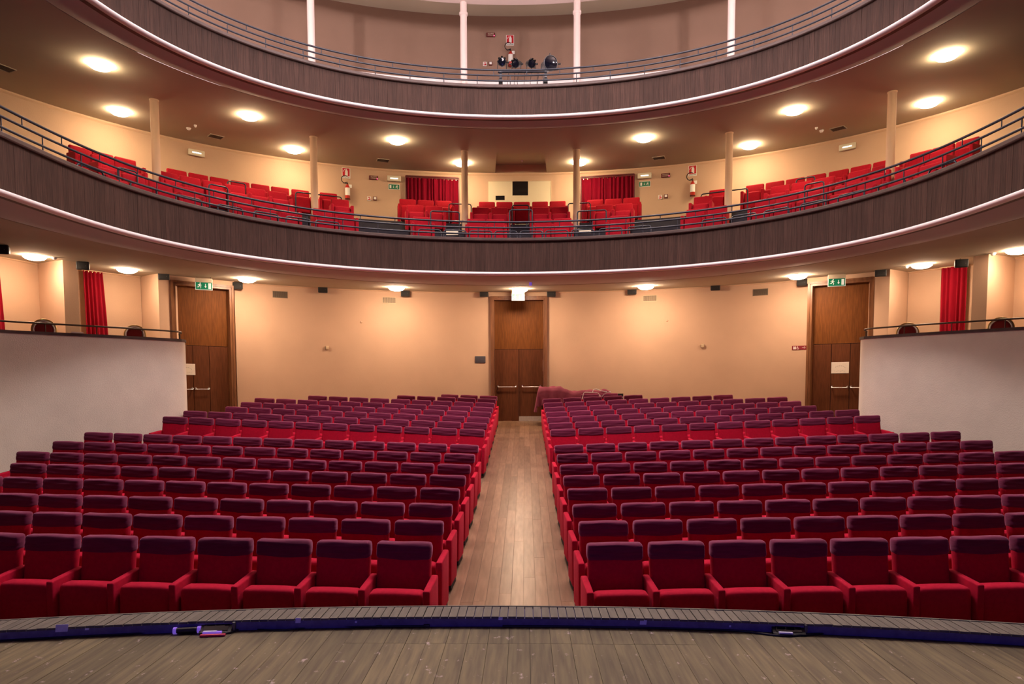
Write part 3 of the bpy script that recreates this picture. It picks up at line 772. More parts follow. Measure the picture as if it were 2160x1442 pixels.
# ------------------------------------------------------------------ writing
def text_mb(s, size, depth=.0015, align='CENTER'):
    c = bpy.data.curves.new('t', 'FONT'); c.body = s; c.size = size; c.extrude = depth; c.align_x = align; c.resolution_u = 2
    o = bpy.data.objects.new('t', c); col.objects.link(o); bpy.context.view_layer.update()
    me = bpy.data.meshes.new_from_object(o.evaluated_get(bpy.context.evaluated_depsgraph_get()))
    m = MB(); m.add([(v.co.x, -v.co.z, v.co.y) for v in me.vertices], [tuple(p.vertices) for p in me.polygons])
    bpy.data.objects.remove(o); bpy.data.meshes.remove(me); bpy.data.curves.remove(c)
    return m
def shift(m, x, y, z): m.v = [(a + x, b + y, c + z) for a, b, c in m.v]; return m

def runner(m, x, z, h, mirror=1, y=-.004):
    """running-man pictogram as flat pieces, height h"""
    def P(pts): return [(x + mirror * a * h, z + b * h) for a, b in (pts if mirror > 0 else pts[::-1])]
    m.poly(P([(.02 + .09 * cos(t), .42 + .09 * sin(t)) for t in [i * pi / 4 for i in range(8)]]), y)
    m.poly(P([(-.08, .30), (-.17, -.02), (-.03, -.05), (.06, .28)]), y)                    # trunk
    m.poly(P([(-.12, .27), (-.32, .18), (-.38, .02), (-.31, .00), (-.26, .12), (-.10, .19)]), y)   # rear arm
    m.poly(P([(.04, .26), (.10, .10), (.24, .14), (.24, .07), (.06, .01), (-.02, .18)]), y)         # front arm
    m.poly(P([(-.17, .0), (-.26, -.18), (-.48, -.20), (-.48, -.28), (-.22, -.28), (-.06, -.04)]), y)  # rear leg
    m.poly(P([(-.12, -.02), (.06, -.20), (.02, -.46), (.10, -.46), (.16, -.17), (-.02, .0)]), y)      # front leg
    return m
def arrow_down(m, x, z, h, y=-.004):
    m.poly([(x - .06 * h, z + .4 * h), (x - .06 * h, z - .05 * h), (x + .06 * h, z - .05 * h), (x + .06 * h, z + .4 * h)], y)
    m.poly([(x - .2 * h, z - .05 * h), (x, z - .4 * h), (x + .2 * h, z - .05 * h)], y); return m

# hanging exit signs over the three ground floor doors
for (x, y, Y, an, gm, wm, wd, lab) in ((430, 600, 17.35, .35, 'signgreen_lit', 'signwhite_lit', .40, 'left door'), (1093, 624, 19.98, 0, 'signgreen_hot', 'signwhite', .37, 'centre door'), (1765, 592, 17.3, -.30, 'signgreen_lit', 'signwhite_lit', .40, 'right door')):
    p = hity(x, y, Y)
    t = thing('exit_sign', 'green and white hanging exit sign in front of the ' + lab, 'sign', tuple(p), an)
    hw = wd / 2
    obj('housing', MB().rbox(-hw, hw, -.03, .05, .05, .155, .008, (0, 0, 0)), 'housing', t)
    obj('sign_plate', MB().box(-hw, hw, -.012, .012, -.135, .055), wm, t)
    obj('green_panel', MB().box(-hw + .012, hw - .012, -.016, -.012, -.125, .050), gm, t)
    pm = MB(); runner(pm, -.085, -.03, .15, 1, -.016); arrow_down(pm, .04, -.035, .13, -.016); pm.poly([(.105, -.105), (.165, -.105), (.165, .035), (.105, .035)], -.016)
    obj('pictogram', pm, wm, t)
    zc = ceil1(p[0], p[1]) - p[2]
    for q in (-.5, .5): obj('hanger', MB().tube([(q * hw * 1.6, .01, .15), (q * hw * 1.6, .01, zc)], .006, 6), 'steel', t)

# emergency lamps on the balcony wall
def facing(an): return an
for x, y, lab in ((414, 323, 'on the left wall beyond the second column'), (831, 377, 'left of the left balcony curtain'), (1360, 371, 'right of the right balcony curtain'), (1788, 310, 'on the right wall beyond the second column')):
    p, an = hitwall(x, y, -.035)
    t = thing('emergency_lamp', 'oblong white emergency lamp ' + lab, 'lamp', tuple(p), an)
    obj('housing', MB().rbox(-.20, .20, -.05, .02, -.078, .078, .02, (0, 0, 0)), 'housing', t)
    obj('tube', MB().rbox(-.11, .11, -.062, -.046, -.018, .010, .008, (0, 0, 0)), 'tube', t)
for x, y, lab in ((831, 394, 'left'), (1360, 388, 'right')):
    p, an = hitwall(x, y, -.01)
    t = thing('exit_sign', 'flat green exit sign with figure below the %s emergency lamp' % lab, 'sign', tuple(p), an)
    obj('sign_plate', MB().box(-.165, .165, -.006, .008, -.078, .078), 'signwhite', t)
    obj('green_panel', MB().box(-.153, .153, -.009, -.006, -.067, .067), 'signgreen', t)
    pm = MB(); runner(pm, .09, .0, .105, 1, -.009); pm.poly([(-.125, -.045), (-.075, -.045), (-.075, .045), (-.125, .045)], -.009); arrow_down(pm, -.012, .0, .085, -.009)
    obj('pictogram', pm, 'signwhite', t)
for x, y, lab in ((788, 375, 'left of the left emergency lamp'), (1404, 370, 'right of the right emergency lamp'), (1035, 74, 'on the upper gallery wall')):
    p, an = hitwall(x, y, -.02)
    t = thing('alarm_sign', 'small dark red fire alarm box with text, ' + lab, 'alarm', tuple(p), an)
    obj('box', MB().rbox(-.125, .125, -.04, .015, -.055, .055, .01, (0, 0, 0)), 'signdark', t)
    obj('lettering', shift(text_mb('ALLARME', .042), 0, -.042, .006).add(*(lambda q: (q.v, q.f))(shift(text_mb('INCENDIO', .036), 0, -.042, -.034))), 'housing', t)
    obj('led', MB().rbox(.088, .112, -.047, -.038, -.045, -.022, .008, (0, 0, 0)), 'ledred', t)
for x, y, lab in ((785, 419, 'left balcony wall'), (1399, 415, 'right balcony wall'), (1029, 135, 'upper gallery wall')):
    p, an = hitwall(x, y, -.02)
    t = thing('call_point', 'small square red-bordered call point on the ' + lab, 'alarm', (p[0] + .08 * cos(an), p[1] + .08 * sin(an), p[2] + .01), an)
    obj('box', MB().rbox(-.05, .05, -.04, .015, -.05, .05, .008, (0, 0, 0)), 'signdark', t)
    obj('press_plate', MB().box(-.034, .034, -.044, -.04, -.034, .034), 'signwhite', t)
    t = thing('call_point_sign', 'small white and red pictogram sign beside the call point, ' + lab, 'sign', (p[0] - .085 * cos(an), p[1] - .085 * sin(an), p[2]), an)
    obj('sign_plate', MB().box(-.055, .055, -.004, .015, -.058, .058), 'signwhite', t)
    pm = MB(); pm.poly([(-.04, -.04), (.04, -.04), (.04, .0), (.0, .012), (-.005, -.015), (-.04, -.012)], -.004); pm.poly([(-.035, .02), (.03, .02), (.03, .04), (-.035, .04)], -.004)
    obj('pictogram', pm, 'signred', t)

# fire extinguishers with their signs
for x, y, sx, sy, lab in ((733, 405, 730, 365, 'on the left balcony wall'), (1461, 398, 1461, 360, 'on the right balcony wall'), (1077, 124, 1076, 85, 'on the upper gallery wall')):
    p, an = hitwall(x, y, -.10)
    t = thing('fire_extinguisher', 'red fire extinguisher with white label and black hose ' + lab, 'extinguisher', tuple(p), an)
    obj('cylinder', MB().lathe([(.0, -.21), (.06, -.205), (.068, -.19), (.070, .12), (.062, .155), (.035, .185), (.02, .20), (.02, .225)], 20), 'ext', t)
    obj('paper_label', MB().lathe([(.0715, -.10), (.0715, .11)], 16, Matrix.Rotation(pi * 1.08, 4, 'Z'), pi * .85), 'signwhite', t)
    obj('base_ring', MB().lathe([(.071, -.205), (.073, -.205), (.073, -.185), (.071, -.185)], 20), 'blackm', t)
    obj('valve_handle', MB().box(-.015, .015, -.02, .02, .22, .255).add(*(lambda q: (q.v, q.f))(MB().box(-.02, .10, -.012, .012, .255, .27).xf(Matrix.Translation((0, 0, 0)) @ Matrix.Rotation(-.35, 4, 'Y')))), 'blackm', t)
    obj('tag_card', MB().box(.04, .12, -.03, -.026, .12, .21), 'signwhite', t)
    hp = [(-.01, -.02, .235)] + [(-.06 + .105 * cos(a), -.03, .34 + .105 * sin(a)) for a in [-.5 * pi - k * .21 for k in range(0, 19)]]
    obj('hose', MB().tube(hp, .011, 8), 'blackm', t)
    p, an = hitwall(sx, sy, -.008)
    t = thing('extinguisher_sign', 'white and red fire extinguisher sign ' + lab, 'sign', tuple(p), an)
    obj('sign_plate', MB().box(-.115, .115, -.005, .006, -.145, .145), 'signwhite', t)
    obj('red_panel', MB().box(-.10, .10, -.008, -.005, -.085, .135), 'signred', t)
    pm = MB(); pm.poly([(-.028, -.07), (.045, -.07), (.045, .055), (.03, .085), (.02, .09), (.02, .115), (-.004, .115), (-.004, .09), (-.014, .085), (-.028, .055)], -.008)
    ring = [(-.005 + .078 * cos(a), .03 + .078 * sin(a)) for a in [.55 * pi + k * .2 for k in range(8)]]; inn = [(-.005 + .066 * cos(a), .03 + .066 * sin(a)) for a in [.55 * pi + k * .2 for k in range(8)]]
    pm.poly((ring + inn[::-1])[::-1], -.008)
    obj('pictogram', pm, 'signwhite', t)
    obj('lettering', shift(text_mb('ESTINTORE', .038), 0, -.0065, -.128), 'black', t)

# ceiling and wall vents
for x, y, lab in ((455, 288, 'far left'), (808, 338, 'left of the centre'), (1390, 333, 'right of the centre'), (1768, 271, 'far right'), (8, 143, 'at the left edge')):
    p = hitz(x, y, 6.325); c2 = ceil2(p[0], p[1]) - .004; p = hitz(x, y, c2); an = atan2(-(p[0] - X0), p[1] - Y0)
    t = thing('ceiling_vent', 'small dark slotted vent in the balcony ceiling, ' + lab, 'vent', tuple(p), an)
    obj('frame', MB().box(-.17, .17, -.13, -.115, -.012, .004).box(-.17, .17, .115, .13, -.012, .004).box(-.17, -.155, -.115, .115, -.012, .004).box(.155, .17, -.115, .115, -.012, .004), 'ceil', t)
    obj('opening', MB().box(-.155, .155, -.115, .115, -.003, .004), 'grille_dk', t)
    sl = MB().box(-.155, .155, -.004, .004, -.008, .0).mesh('slat', MT['grille'])
    for q in range(5): link('slat', sl, t, (0, -.085 + q * .0425, 0))
for x, y, m, lab in ((591, 621, 'grille', 'dark grey vent grille on the back wall near the left door'), (821, 633, 'grille_lt', 'cream vent grille below the left lamp pool'), (1371, 629, 'grille_lt', 'cream vent grille below the right lamp pool'), (1604, 616, 'grille', 'dark grey vent grille on the back wall near the right door')):
    p, an = hitwall(x, y, -.008)
    t = thing('wall_vent', lab, 'vent', tuple(p), an)
    obj('frame', MB().box(-.20, .20, -.01, .008, .078, .092).box(-.20, .20, -.01, .008, -.092, -.078).box(-.20, -.186, -.01, .008, -.078, .078).box(.186, .20, -.01, .008, -.078, .078), m, t)
    obj('opening', MB().box(-.186, .186, .0, .008, -.078, .078), 'grille_dk', t)
    sl = MB().box(-.0045, .0045, -.006, .002, -.078, .078).mesh('slat', MT[m])
    for q in range(15): link('slat', sl, t, (-.172 + q * .0246, 0, 0))

# little detectors
for x, y, zf, lab in ((115, 545, 1, 'over the outer left box'), (283, 571, 1, 'over the inner left box'), (1912, 563, 1, 'over the inner right box'), (2095, 536, 1, 'over the outer right box'),
                      (398, 272, 2, 'larger one on the left balcony ceiling'), (412, 266, 2, 'smaller one on the left balcony ceiling'), (1733, 277, 2, 'larger one on the right balcony ceiling'), (1722, 271, 2, 'smaller one on the right balcony ceiling'), (1101, 341, 3, 'in the ceiling recess')):
    z = 2.86 if zf == 1 else 6.33 if zf == 2 else 6.6
    p = hitz(x, y, z - .02)
    if zf < 3: z = ceil1(p[0], p[1]) if zf == 1 else ceil2(p[0], p[1])
    p = hitz(x, y, z - .03); rr = .055 if ('larger' in lab or zf == 1) else .035
    t = thing('smoke_detector', 'small white round ceiling detector, ' + lab, 'detector', (p[0], p[1], z - .004 + (.015 if zf == 3 else 0)))
    obj('base', MB().lathe([(rr, .0), (rr, -.018), (rr * .9, -.024)], 16), 'signwhite', t)
    obj('sensor_head', MB().lathe([(rr * .8, -.02), (rr * .7, -.045), (rr * .3, -.055), (.0005, -.056)], 16), 'signwhite', t)
    if zf == 1:
        s = -1 if x < 1000 else 1
        q = Vector((p[0] - s * 1.2 - p[0], .35, 0))
        obj('cable', MB().tube([(0, 0, -.004), (-s * .5, .05, -.004), (-s * .95, .22, -.006)], .006, 5), 'cable', t)
for x, y, lab in ((690, 733, 'left'), (1482, 729, 'right')):
    p, an = hitwall(x, y, -.03)
    t = thing('wall_sensor', 'small square grey-beige sensor box on the back wall, ' + lab, 'sensor', tuple(p), an)
    obj('box', MB().rbox(-.045, .045, -.03, .03, -.05, .05, .01, (0, 0, 0)), 'grille_lt', t)
    obj('side_cover', MB().box(-.052, -.044, -.034, .03, -.052, .03), 'grille', t)
for x, y, lab in ((762, 679, 'left'), (1407, 676, 'right')):
    p, an = hitwall(x, y, -.006)
    t = thing('wall_rosette', 'tiny round plaster-coloured cover on the back wall, ' + lab, 'cover', tuple(p), an, rx=0)
    obj('disc', MB().lathe([(.0005, .012), (.03, .010), (.036, 0), (.036, -.006)], 16, Matrix.Rotation(pi / 2, 4, 'X')), 'wall', t)

# plaque, toilet sign, papers
p, an = hitwall(1013, 758, -.01)
t = thing('plaque', 'small dark slate plaque left of the centre door', 'plaque', tuple(p), an)
obj('plate', MB().rbox(-.152, .152, -.012, .012, -.10, .10, .004, (0, 0, 0)), 'plaque', t)
obj('frame_edge', MB().box(-.156, -.152, -.012, .012, -.10, .10).box(.152, .156, -.012, .012, -.10, .10), 'steel', t)
p, an = hitwall(1686, 733, -.01)
t = thing('toilet_sign', 'maroon toilet sign with white figures, wheelchair and arrow', 'sign', tuple(p), an)
obj('plate', MB().box(-.185, .185, -.005, .01, -.052, .052), 'wcred', t)
pm = MB()
for q in (-.135, -.100):
    pm.poly([(q - .008 + .0, .026), (q + .008, .026), (q + .008, .040), (q - .008, .040)], -.005); pm.poly([(q - .014, -.038), (q + .014, -.038), (q + .014, .022), (q - .014, .022)], -.005)
pm.poly([(-.072, -.035), (-.069, -.035), (-.069, .03), (-.072, .03)], -.005)
rg = [(-.035 + .026 * cos(a), -.016 + .026 * sin(a)) for a in [.6 * pi + k * .33 for k in range(15)]]; ri = [(-.035 + .017 * cos(a), -.016 + .017 * sin(a)) for a in [.6 * pi + k * .33 for k in range(15)]]
pm.poly(rg + ri[::-1], -.005); pm.poly([(-.045, -.006), (-.018, -.006), (-.018, .002), (-.037, .002), (-.037, .030), (-.045, .030)], -.005); pm.poly([(-.047, .033), (-.035, .033), (-.035, .044), (-.047, .044)], -.005)
pm.poly([(.07, -.004), (.14, -.004), (.14, .004), (.07, .004)], -.005); pm.poly([(.115, .030), (.148, .004), (.148, -.004), (.115, -.030), (.124, -.030), (.158, .0), (.124, .030)], -.005)
obj('pictogram', pm, 'signwhite', t)
for (D, lx, lab) in ((DL, -.28, 'taped to the left door'), (DR, -.10, 'taped to the right door')):
    an = D[1]; lx = -.40 if D is DL else .01
    X, Y = D[0][0] + cos(an) * lx - sin(an) * .155, D[0][1] + sin(an) * lx + cos(an) * .155
    t = thing('paper_notice', 'white sheet with faint curved print ' + lab, 'paper', (X, Y, .53), an)
    obj('sheet', MB().box(-.21, .21, -.002, .003, -.145, .145), 'paper', t)
    m = MB()
    for k in range(6):
        a0 = .3 + k * .42; m.poly([(.13 * cos(a0) , -.02 + .075 * sin(a0)), (.13 * cos(a0 + .28), -.02 + .075 * sin(a0 + .28)), (.125 * cos(a0 + .28), -.028 + .07 * sin(a0 + .28)), (.125 * cos(a0), -.028 + .07 * sin(a0))], -.002, .0006)
        m.poly([(-.14 + .045 * k, -.085 - .01 * (k % 2)), (-.105 + .045 * k, -.085 - .01 * (k % 2)), (-.105 + .045 * k, -.079 - .01 * (k % 2)), (-.14 + .045 * k, -.079 - .01 * (k % 2))], -.002, .0006)
    obj('print', m, 'paperink', t)
p = hitz(1119, 594, 2.66)
t = thing('soffit_sensor', 'small violet-blue box under the lower balcony edge', 'sensor', (p[0], p[1], 2.60), 0)
obj('box', MB().rbox(-.035, .035, -.03, .03, -.035, .04, .006, (0, 0, 0)), 'bluebox', t)
obj('side_plate', MB().box(.035, .043, -.03, .03, -.03, .04), 'black', t)

# projection booth panel
t = thing('projection_booth_front', 'cream panel with two dark projection openings in the balcony centre', 'panel', (-.15, 20.60, 5.30))
zt = 6.11 - 5.30
mb = MB(); xs = [-.93, -.72, -.45, -.20, .25, .91]
def pan(x0, x1, z0, z1): mb.box(x0, x1, -.02, .0, z0, z1)
pan(-.93, .91, -.8, .27); pan(-.93, -.72, .27, .40); pan(-.45, .91, .27, .40); pan(-.93, -.22, .40, .47); pan(.24, .91, .40, .47); pan(-.93, -.22, .47, zt); pan(.24, .91, .47, zt)
obj('panel', mb, 'panel', t)
obj('window_opening', MB().box(-.22, .24, .0, .01, .40, zt), 'glass', t)
obj('window_opening', MB().box(-.72, -.45, .0, .01, .27, .40), 'glass', t)
obj('frame_edge', MB().box(.91, .93, -.03, .0, -.8, zt).box(-.95, -.93, -.03, .0, -.8, zt).box(-.93, .91, -.03, .0, zt, zt + .015), 'grille_lt', t)

# ------------------------------------------------------------------ curtains
def curtain(label, P0, P1, z0, z1, folds, amp, seed, taper=0.0, door=False, m='curtain'):
    rn = random.Random(seed); L = hypot(P1[0] - P0[0], P1[1] - P0[1]); an = atan2(P1[1] - P0[1], P1[0] - P0[0])
    t = thing('curtain', label, 'curtain', (P0[0], P0[1], z0), an)
    nx, nz = folds * 10, 14; ph = [rn.uniform(-1.3, 1.3) for _ in range(folds + 2)]; rows = []
    for j in range(nz + 1):
        v = j / nz; row = []
        for i in range(nx + 1):
            u = i / nx; f = u * folds; k = int(f); p_ = ph[k] * (1 - (f - k)) + ph[min(k + 1, folds)] * (f - k)
            x = u * L + (taper * (1 - v) * (u - .0)) + .012 * sin(v * 3 + k) * (1 - v)
            y = -amp * (1.1 + sin(2 * pi * f + p_ * 2)) * (.55 + .45 * (1 - v)) - .3 * amp * sin(5.1 * f + p_ * 6) * (1 - v)
            row.append((x, y, v * (z1 - z0)))
        rows.append(row)
    obj('cloth', MB().loft(rows, True), m, t)
    H = z1 - z0
    obj('curtain_track', MB().box(-.03, L + .03, -.05, .0, H - .005, H + .02), 'signdark' if door else 'rim', t)
    hk = MB().box(-.006, .006, -.03, -.012, -.03, .0).mesh('hook', MT['gold'])
    for k in range(folds): link('hook', hk, t, (L * (k + .5) / folds, 0, H))
    return t
for (xa, xb, ya, lab, sd) in ((857, 966, 375, 'red pleated curtain in the balcony doorway left of centre', 3), (1227, 1337, 370, 'red pleated curtain in the balcony doorway right of centre', 8)):
    pa, a1 = hitwall(xa, ya, -.03); pb, a2 = hitwall(xb, ya, -.03)
    cu = curtain(lab, (pa[0], pa[1]), (pb[0], pb[1]), 4.47, 6.15, 13, .045, sd, door=True, m='curtain_dark')
    L = hypot(pb[0] - pa[0], pb[1] - pa[1]); H = 1.68
    fr = thing('curtain_doorway_frame', 'dark red wooden frame around the %s balcony curtain' % ('left' if xa < 1000 else 'right'), 'door frame', (pa[0], pa[1], 4.47), atan2(pb[1] - pa[1], pb[0] - pa[0]))
    obj('frame', MB().box(-.035, -.005, -.06, .03, 0, H + .05).box(L + .005, L + .035, -.06, .03, 0, H + .05).box(-.005, L + .005, -.06, .03, H + .03, H + .06), 'signdark', fr)
    obj('backing', MB().box(-.005, L + .005, .0, .03, 0, H + .03), 'signdark', fr)
def bx(s, x, y): return (X0 + s * x, y)
curtain('narrow red velvet curtain in the inner left box', bx(-1, 10.52, 16.42), bx(-1, 10.26, 16.76), .46, 2.87, 5, .05, 5, taper=.10)
curtain('narrow red velvet curtain in the outer left box at the photo edge', bx(-1, 11.50, 13.98), bx(-1, 11.28, 14.75), .46, 2.86, 6, .045, 6, taper=.10)
curtain('narrow red velvet curtain in the inner right box', bx(1, 10.16, 16.88), bx(1, 10.50, 16.44), .46, 2.87, 5, .05, 7, taper=-.0)

# ------------------------------------------------------------------ round-backed chairs in the boxes
for x, y, Y, a, lab in ((92, 672, 13.75, .75, 'outer left box'), (284, 685, 15.15, .6, 'inner left box'), (1915, 680, 15.0, -.6, 'inner right box'), (2112, 668, 13.6, -.75, 'outer right box')):
    p = hity(x, y, Y); zt_ = p[2]
    t = thing('round_back_chair', 'round-backed burgundy chair with white piping in the ' + lab, 'chair', (p[0], p[1], .45), a * .75)
    h = zt_ - .45; cz = h - .222
    RX = Matrix.Translation((0, 0, cz)) @ Matrix.Rotation(pi / 2, 4, 'X')
    obj('back_frame', MB().lathe([(.186, -.022), (.216, -.022), (.224, -.008), (.218, .008), (.186, .010)], 32, RX), 'gold', t)
    tag(obj('piping', MB().lathe([(.176 + .013 * cos(q_ * pi / 4), .022 + .013 * sin(q_ * pi / 4)) for q_ in range(9)], 32, RX), 'white', t), 'white piping ring')
    obj('backrest', MB().lathe([(.0005, .034), (.12, .030), (.165, .016), (.165, -.016), (.12, -.028), (.0005, -.032)], 32, RX), 'burg', t)
    obj('seat', MB().rbox(-.21, .21, -.44, -.02, .40, .48, .035, (1, 1, 0)), 'burg', t)
    obj('seat_rail', MB().box(-.20, .20, -.42, -.03, .36, .41), 'chairw', t)
    for q, r_ in ((-.18, -.40), (.18, -.40)): obj('leg', MB().tube([(q, r_, 0), (q, r_, .37)], .018, 8), 'chairw', t)
    for q in (-.17, .17): obj('leg', MB().tube([(q, .06, 0), (q, -.03, .40), (q * .75, -.01, cz - .14)], .018, 8), 'chairw', t)
p = hitz(163, 702, 1.09)
t = thing('programme_sheet', 'small white paper lying on the left box parapet', 'paper', (p[0], p[1], 1.087), .7)
obj('sheet', MB().box(-.10, .10, -.04, .04, 0, .012), 'paper', t)
obj('fold', MB().box(-.10, .10, -.04, -.035, .012, .02), 'paper', t)

# ------------------------------------------------------------------ guard hoops on the balcony
def hoop(p, an, w, h, r=.016):
    t = link('guard_hoop', None, None, p, an)
    hw = w / 2; c = .05
    pts = [(-hw, 0, 0), (-hw, 0, h - c), (-hw + c * .3, 0, h - c * .3), (-hw + c, 0, h), (hw - c, 0, h), (hw - c * .3, 0, h - c * .3), (hw, 0, h - c), (hw, 0, 0)]
    obj('bar', MB().tube(pts, r, 8), 'rail', t)
    obj('base_flange', MB().lathe([(.0, .006), (.03, .006), (.03, 0)], 12, Matrix.Translation((-hw, 0, 0))), 'rail', t)
    obj('base_flange', MB().lathe([(.0, .006), (.03, .006), (.03, 0)], 12, Matrix.Translation((hw, 0, 0))), 'rail', t)
    return t
k = 0
xs_l = [-7.5, -7.05, -6.55, -6.0, -5.45, -4.9, -4.35, -2.15, -1.56, -.95, -.34, .27, .88, 1.50, 2.15, 2.8, 4.35, 4.9, 5.45, 6.0, 6.5, 6.95, 7.4]
for q in xs_l:
    th = math.asin(max(-.995, min(.995, (q + .0) / (rad('fas', q / 8.2) + .62))))
    p = pol('fas', th, .62); a, b = pol('fas', th - .01, .62), pol('fas', th + .01, .62)
    t = hoop((p[0], p[1], 3.05), atan2(b[1] - a[1], b[0] - a[0]), .53, .75)
    tag(t, 'low steel hoop behind the balcony front, %s from the left' % (ORD[k] if k < 16 else 'number %d' % (k + 1)) if k < 16 else 'low steel hoop behind the balcony front, %s from the right' % ORD[len(xs_l) - 1 - k], 'guard rail', 'low hoops along the balcony front'); k += 1
tall = [('C', 0.0, -.86, .46, 4.07, 4.98, 'in the middle, upper'), ('A', 0.02, -.62, .56, 3.54, 4.43, 'in the middle, lower'),
        ('C', -1.78, -.86, .60, 4.07, 5.0, 'left of centre, upper'), ('C', 1.72, -.86, .60, 4.07, 5.0, 'right of centre, upper'),
        ('A', -1.95, -.30, .72, 3.54, 4.44, 'left of centre, lower'), ('A', 1.85, -.30, .72, 3.54, 4.44, 'right of centre, lower'),
        ('C', -5.62, -.86, 1.15, 4.07, 5.0, 'across the second left column'), ('C', 5.62, -.86, 1.15, 4.07, 5.0, 'across the second right column'),
        ('C', -7.45, -.86, .42, 4.07, 5.02, 'in the long left block, upper'), ('C', 7.4, -.86, .42, 4.07, 5.02, 'in the long right block, upper'),
        ('A', -6.80, -.35, .40, 3.54, 4.42, 'in the long left block, lower'), ('A', 6.62, -.35, .40, 3.54, 4.42, 'in the long right block, lower'),
        ('A', -7.92, -.05, .38, 3.54, 4.42, 'by the third left column')]
for c, x, off, w_, z0, z1, lab in tall:
    th = th_at(x + X0, c); p = pol(c, th, off); a, b = pol(c, th - .01, off), pol(c, th + .01, off)
    tag(hoop((p[0], p[1], z0), atan2(b[1] - a[1], b[0] - a[0]), w_, z1 - z0), 'tall steel guard hoop ' + lab, 'guard rail', 'tall guard hoops among the balcony seats')
# cream panels, their pale colour standing for lit step risers, and tiny step lights
for x, y, lab in ((954, 491, 'left'), (1234, 487, 'right')):
    p = hity(x, y, 17.35)
    t = thing('lit_riser_panel', 'pale cream panel painted as a lit step riser, %s of the centre block' % lab, 'box', (p[0], p[1], p[2]), 0)
    obj('panel', MB().rbox(-.15, .15, -.012, .02, -.055, .05, .004, (0, 0, 0)), 'litstep', t)
    obj('dark_top', MB().box(-.19, .19, -.02, .05, .075, .10), 'carpet', t)
for x, y, n_ in ((797, 476, 'upper left'), (803, 486, 'lower left'), (1390, 471, 'upper right'), (1386, 481, 'lower right')):
    p, an = hitwall(x, y, -1.78 if 'upper' in n_ else -2.68)
    t = thing('step_light', 'tiny round light on the dark steps, ' + n_, 'lamp', tuple(p), an)
    obj('lens', MB().lathe([(.0005, .006), (.014, .004), (.016, 0)], 12, Matrix.Rotation(pi / 2, 4, 'X')), 'tube', t)
    obj('ring', MB().lathe([(.016, 0), (.022, .006), (.024, 0)], 12, Matrix.Rotation(pi / 2, 4, 'X')), 'steel', t)

# ------------------------------------------------------------------ spotlights on the upper balcony rail
Y_S = 16.32
pa, pb = hity(1050, 152.5, Y_S), hity(1150, 151.5, Y_S)
t = thing('lighting_bar', 'steel bar clamped to the upper balcony railing carrying four spotlights', 'lighting bar', tuple(pa))
obj('bar', MB().tube([(0, 0, 0), (pb[0] - pa[0], 0, pb[2] - pa[2])], .022, 10), 'rail', t)
for xx in (1056, 1151):
    q = hity(xx, 152, Y_S) - pa; zb = 7.09 - pa[2]
    obj('upright', MB().box(q[0] - .03, q[0] + .03, -.02, .03, zb - .10, .05), 'rail', t)
    obj('clamp', MB().box(q[0] - .045, q[0] + .045, -.045, .055, zb - .05, zb + .06), 'black', t)
for k, (x0_, dz) in enumerate(((.25, -.55), (.48, -.62), (.78, -.66), (.95, -.5))):
    obj('cable', MB().tube([(x0_, -.01, -.02), (x0_ - .03, -.03, -.25), (x0_ + .04, -.03, dz), (x0_ + .12, -.02, -.45), (x0_ + .14, 0, -.02)], .006, 5), 'cable', t)
def spot(x, y, r, yaw, pitch, L, lab, big=False, leaf=True):
    p = hity(x, y, Y_S)
    t = thing('spotlight', lab, 'spotlight', tuple(p))
    R = Matrix.Rotation(yaw, 4, 'Z') @ Matrix.Rotation(pitch, 4, 'X') @ Matrix.Rotation(pi / 2, 4, 'X')   # barrel axis along -y
    prof = [(.0, -L), (r * .6, -L), (r * .75, -L * .8), (r * .75, -.02), (r, .0), (r, .06), (r * .93, .06)]
    obj('barrel', MB().lathe(prof, 20, R), 'steel' if big else 'black', t)
    tag(obj('lens', MB().lathe([(.0005, .055), (r * .6, .052), (r * .93, .045)], 20, R), 'lens', t), 'dark glass lens')
    if leaf:
        m = MB()
        for q in range(8):
            a = 2 * pi * q / 8
            m.add([R @ Vector((r * cos(a - .3), r * sin(a - .3), .055)), R @ Vector((r * cos(a + .3), r * sin(a + .3), .055)), R @ Vector((r * 1.22 * cos(a + .15), r * 1.22 * sin(a + .15), .09)), R @ Vector((r * 1.22 * cos(a - .15), r * 1.22 * sin(a - .15), .09))], [(0, 1, 2, 3)])
        obj('barn_door', m, 'black', t)
    hw = r * 1.12; zb = (pa[2] - p[2])
    obj('yoke', MB().tube([(-hw, 0.02, 0), (-hw, .02, zb * .75), (0, .02, zb + .03), (hw, .02, zb * .75), (hw, .02, 0)], .008, 6), 'black', t)
    obj('knob', MB().lathe([(.0, .03), (.02, .03), (.02, -.03), (.0, -.03)], 10, Matrix.Translation((hw + .03, .02, 0)) @ Matrix.Rotation(pi / 2, 4, 'Y')), 'black', t)
    obj('top_handle', MB().tube([(0, 0, r * .7), (0, 0, r * 1.35)], .014, 8), 'black', t)
spot(1059, 131, .092, 0, .25, .22, 'leftmost small black spotlight with dark blue lens on the lighting bar')
spot(1089, 134, .090, -.4, .35, .24, 'second small spotlight from the left on the lighting bar')
spot(1120, 134, .090, .35, .4, .24, 'third small spotlight from the left on the lighting bar')
spot(1160, 134, .170, .35, .15, .34, 'large round black spotlight at the right end of the lighting bar', True, False)

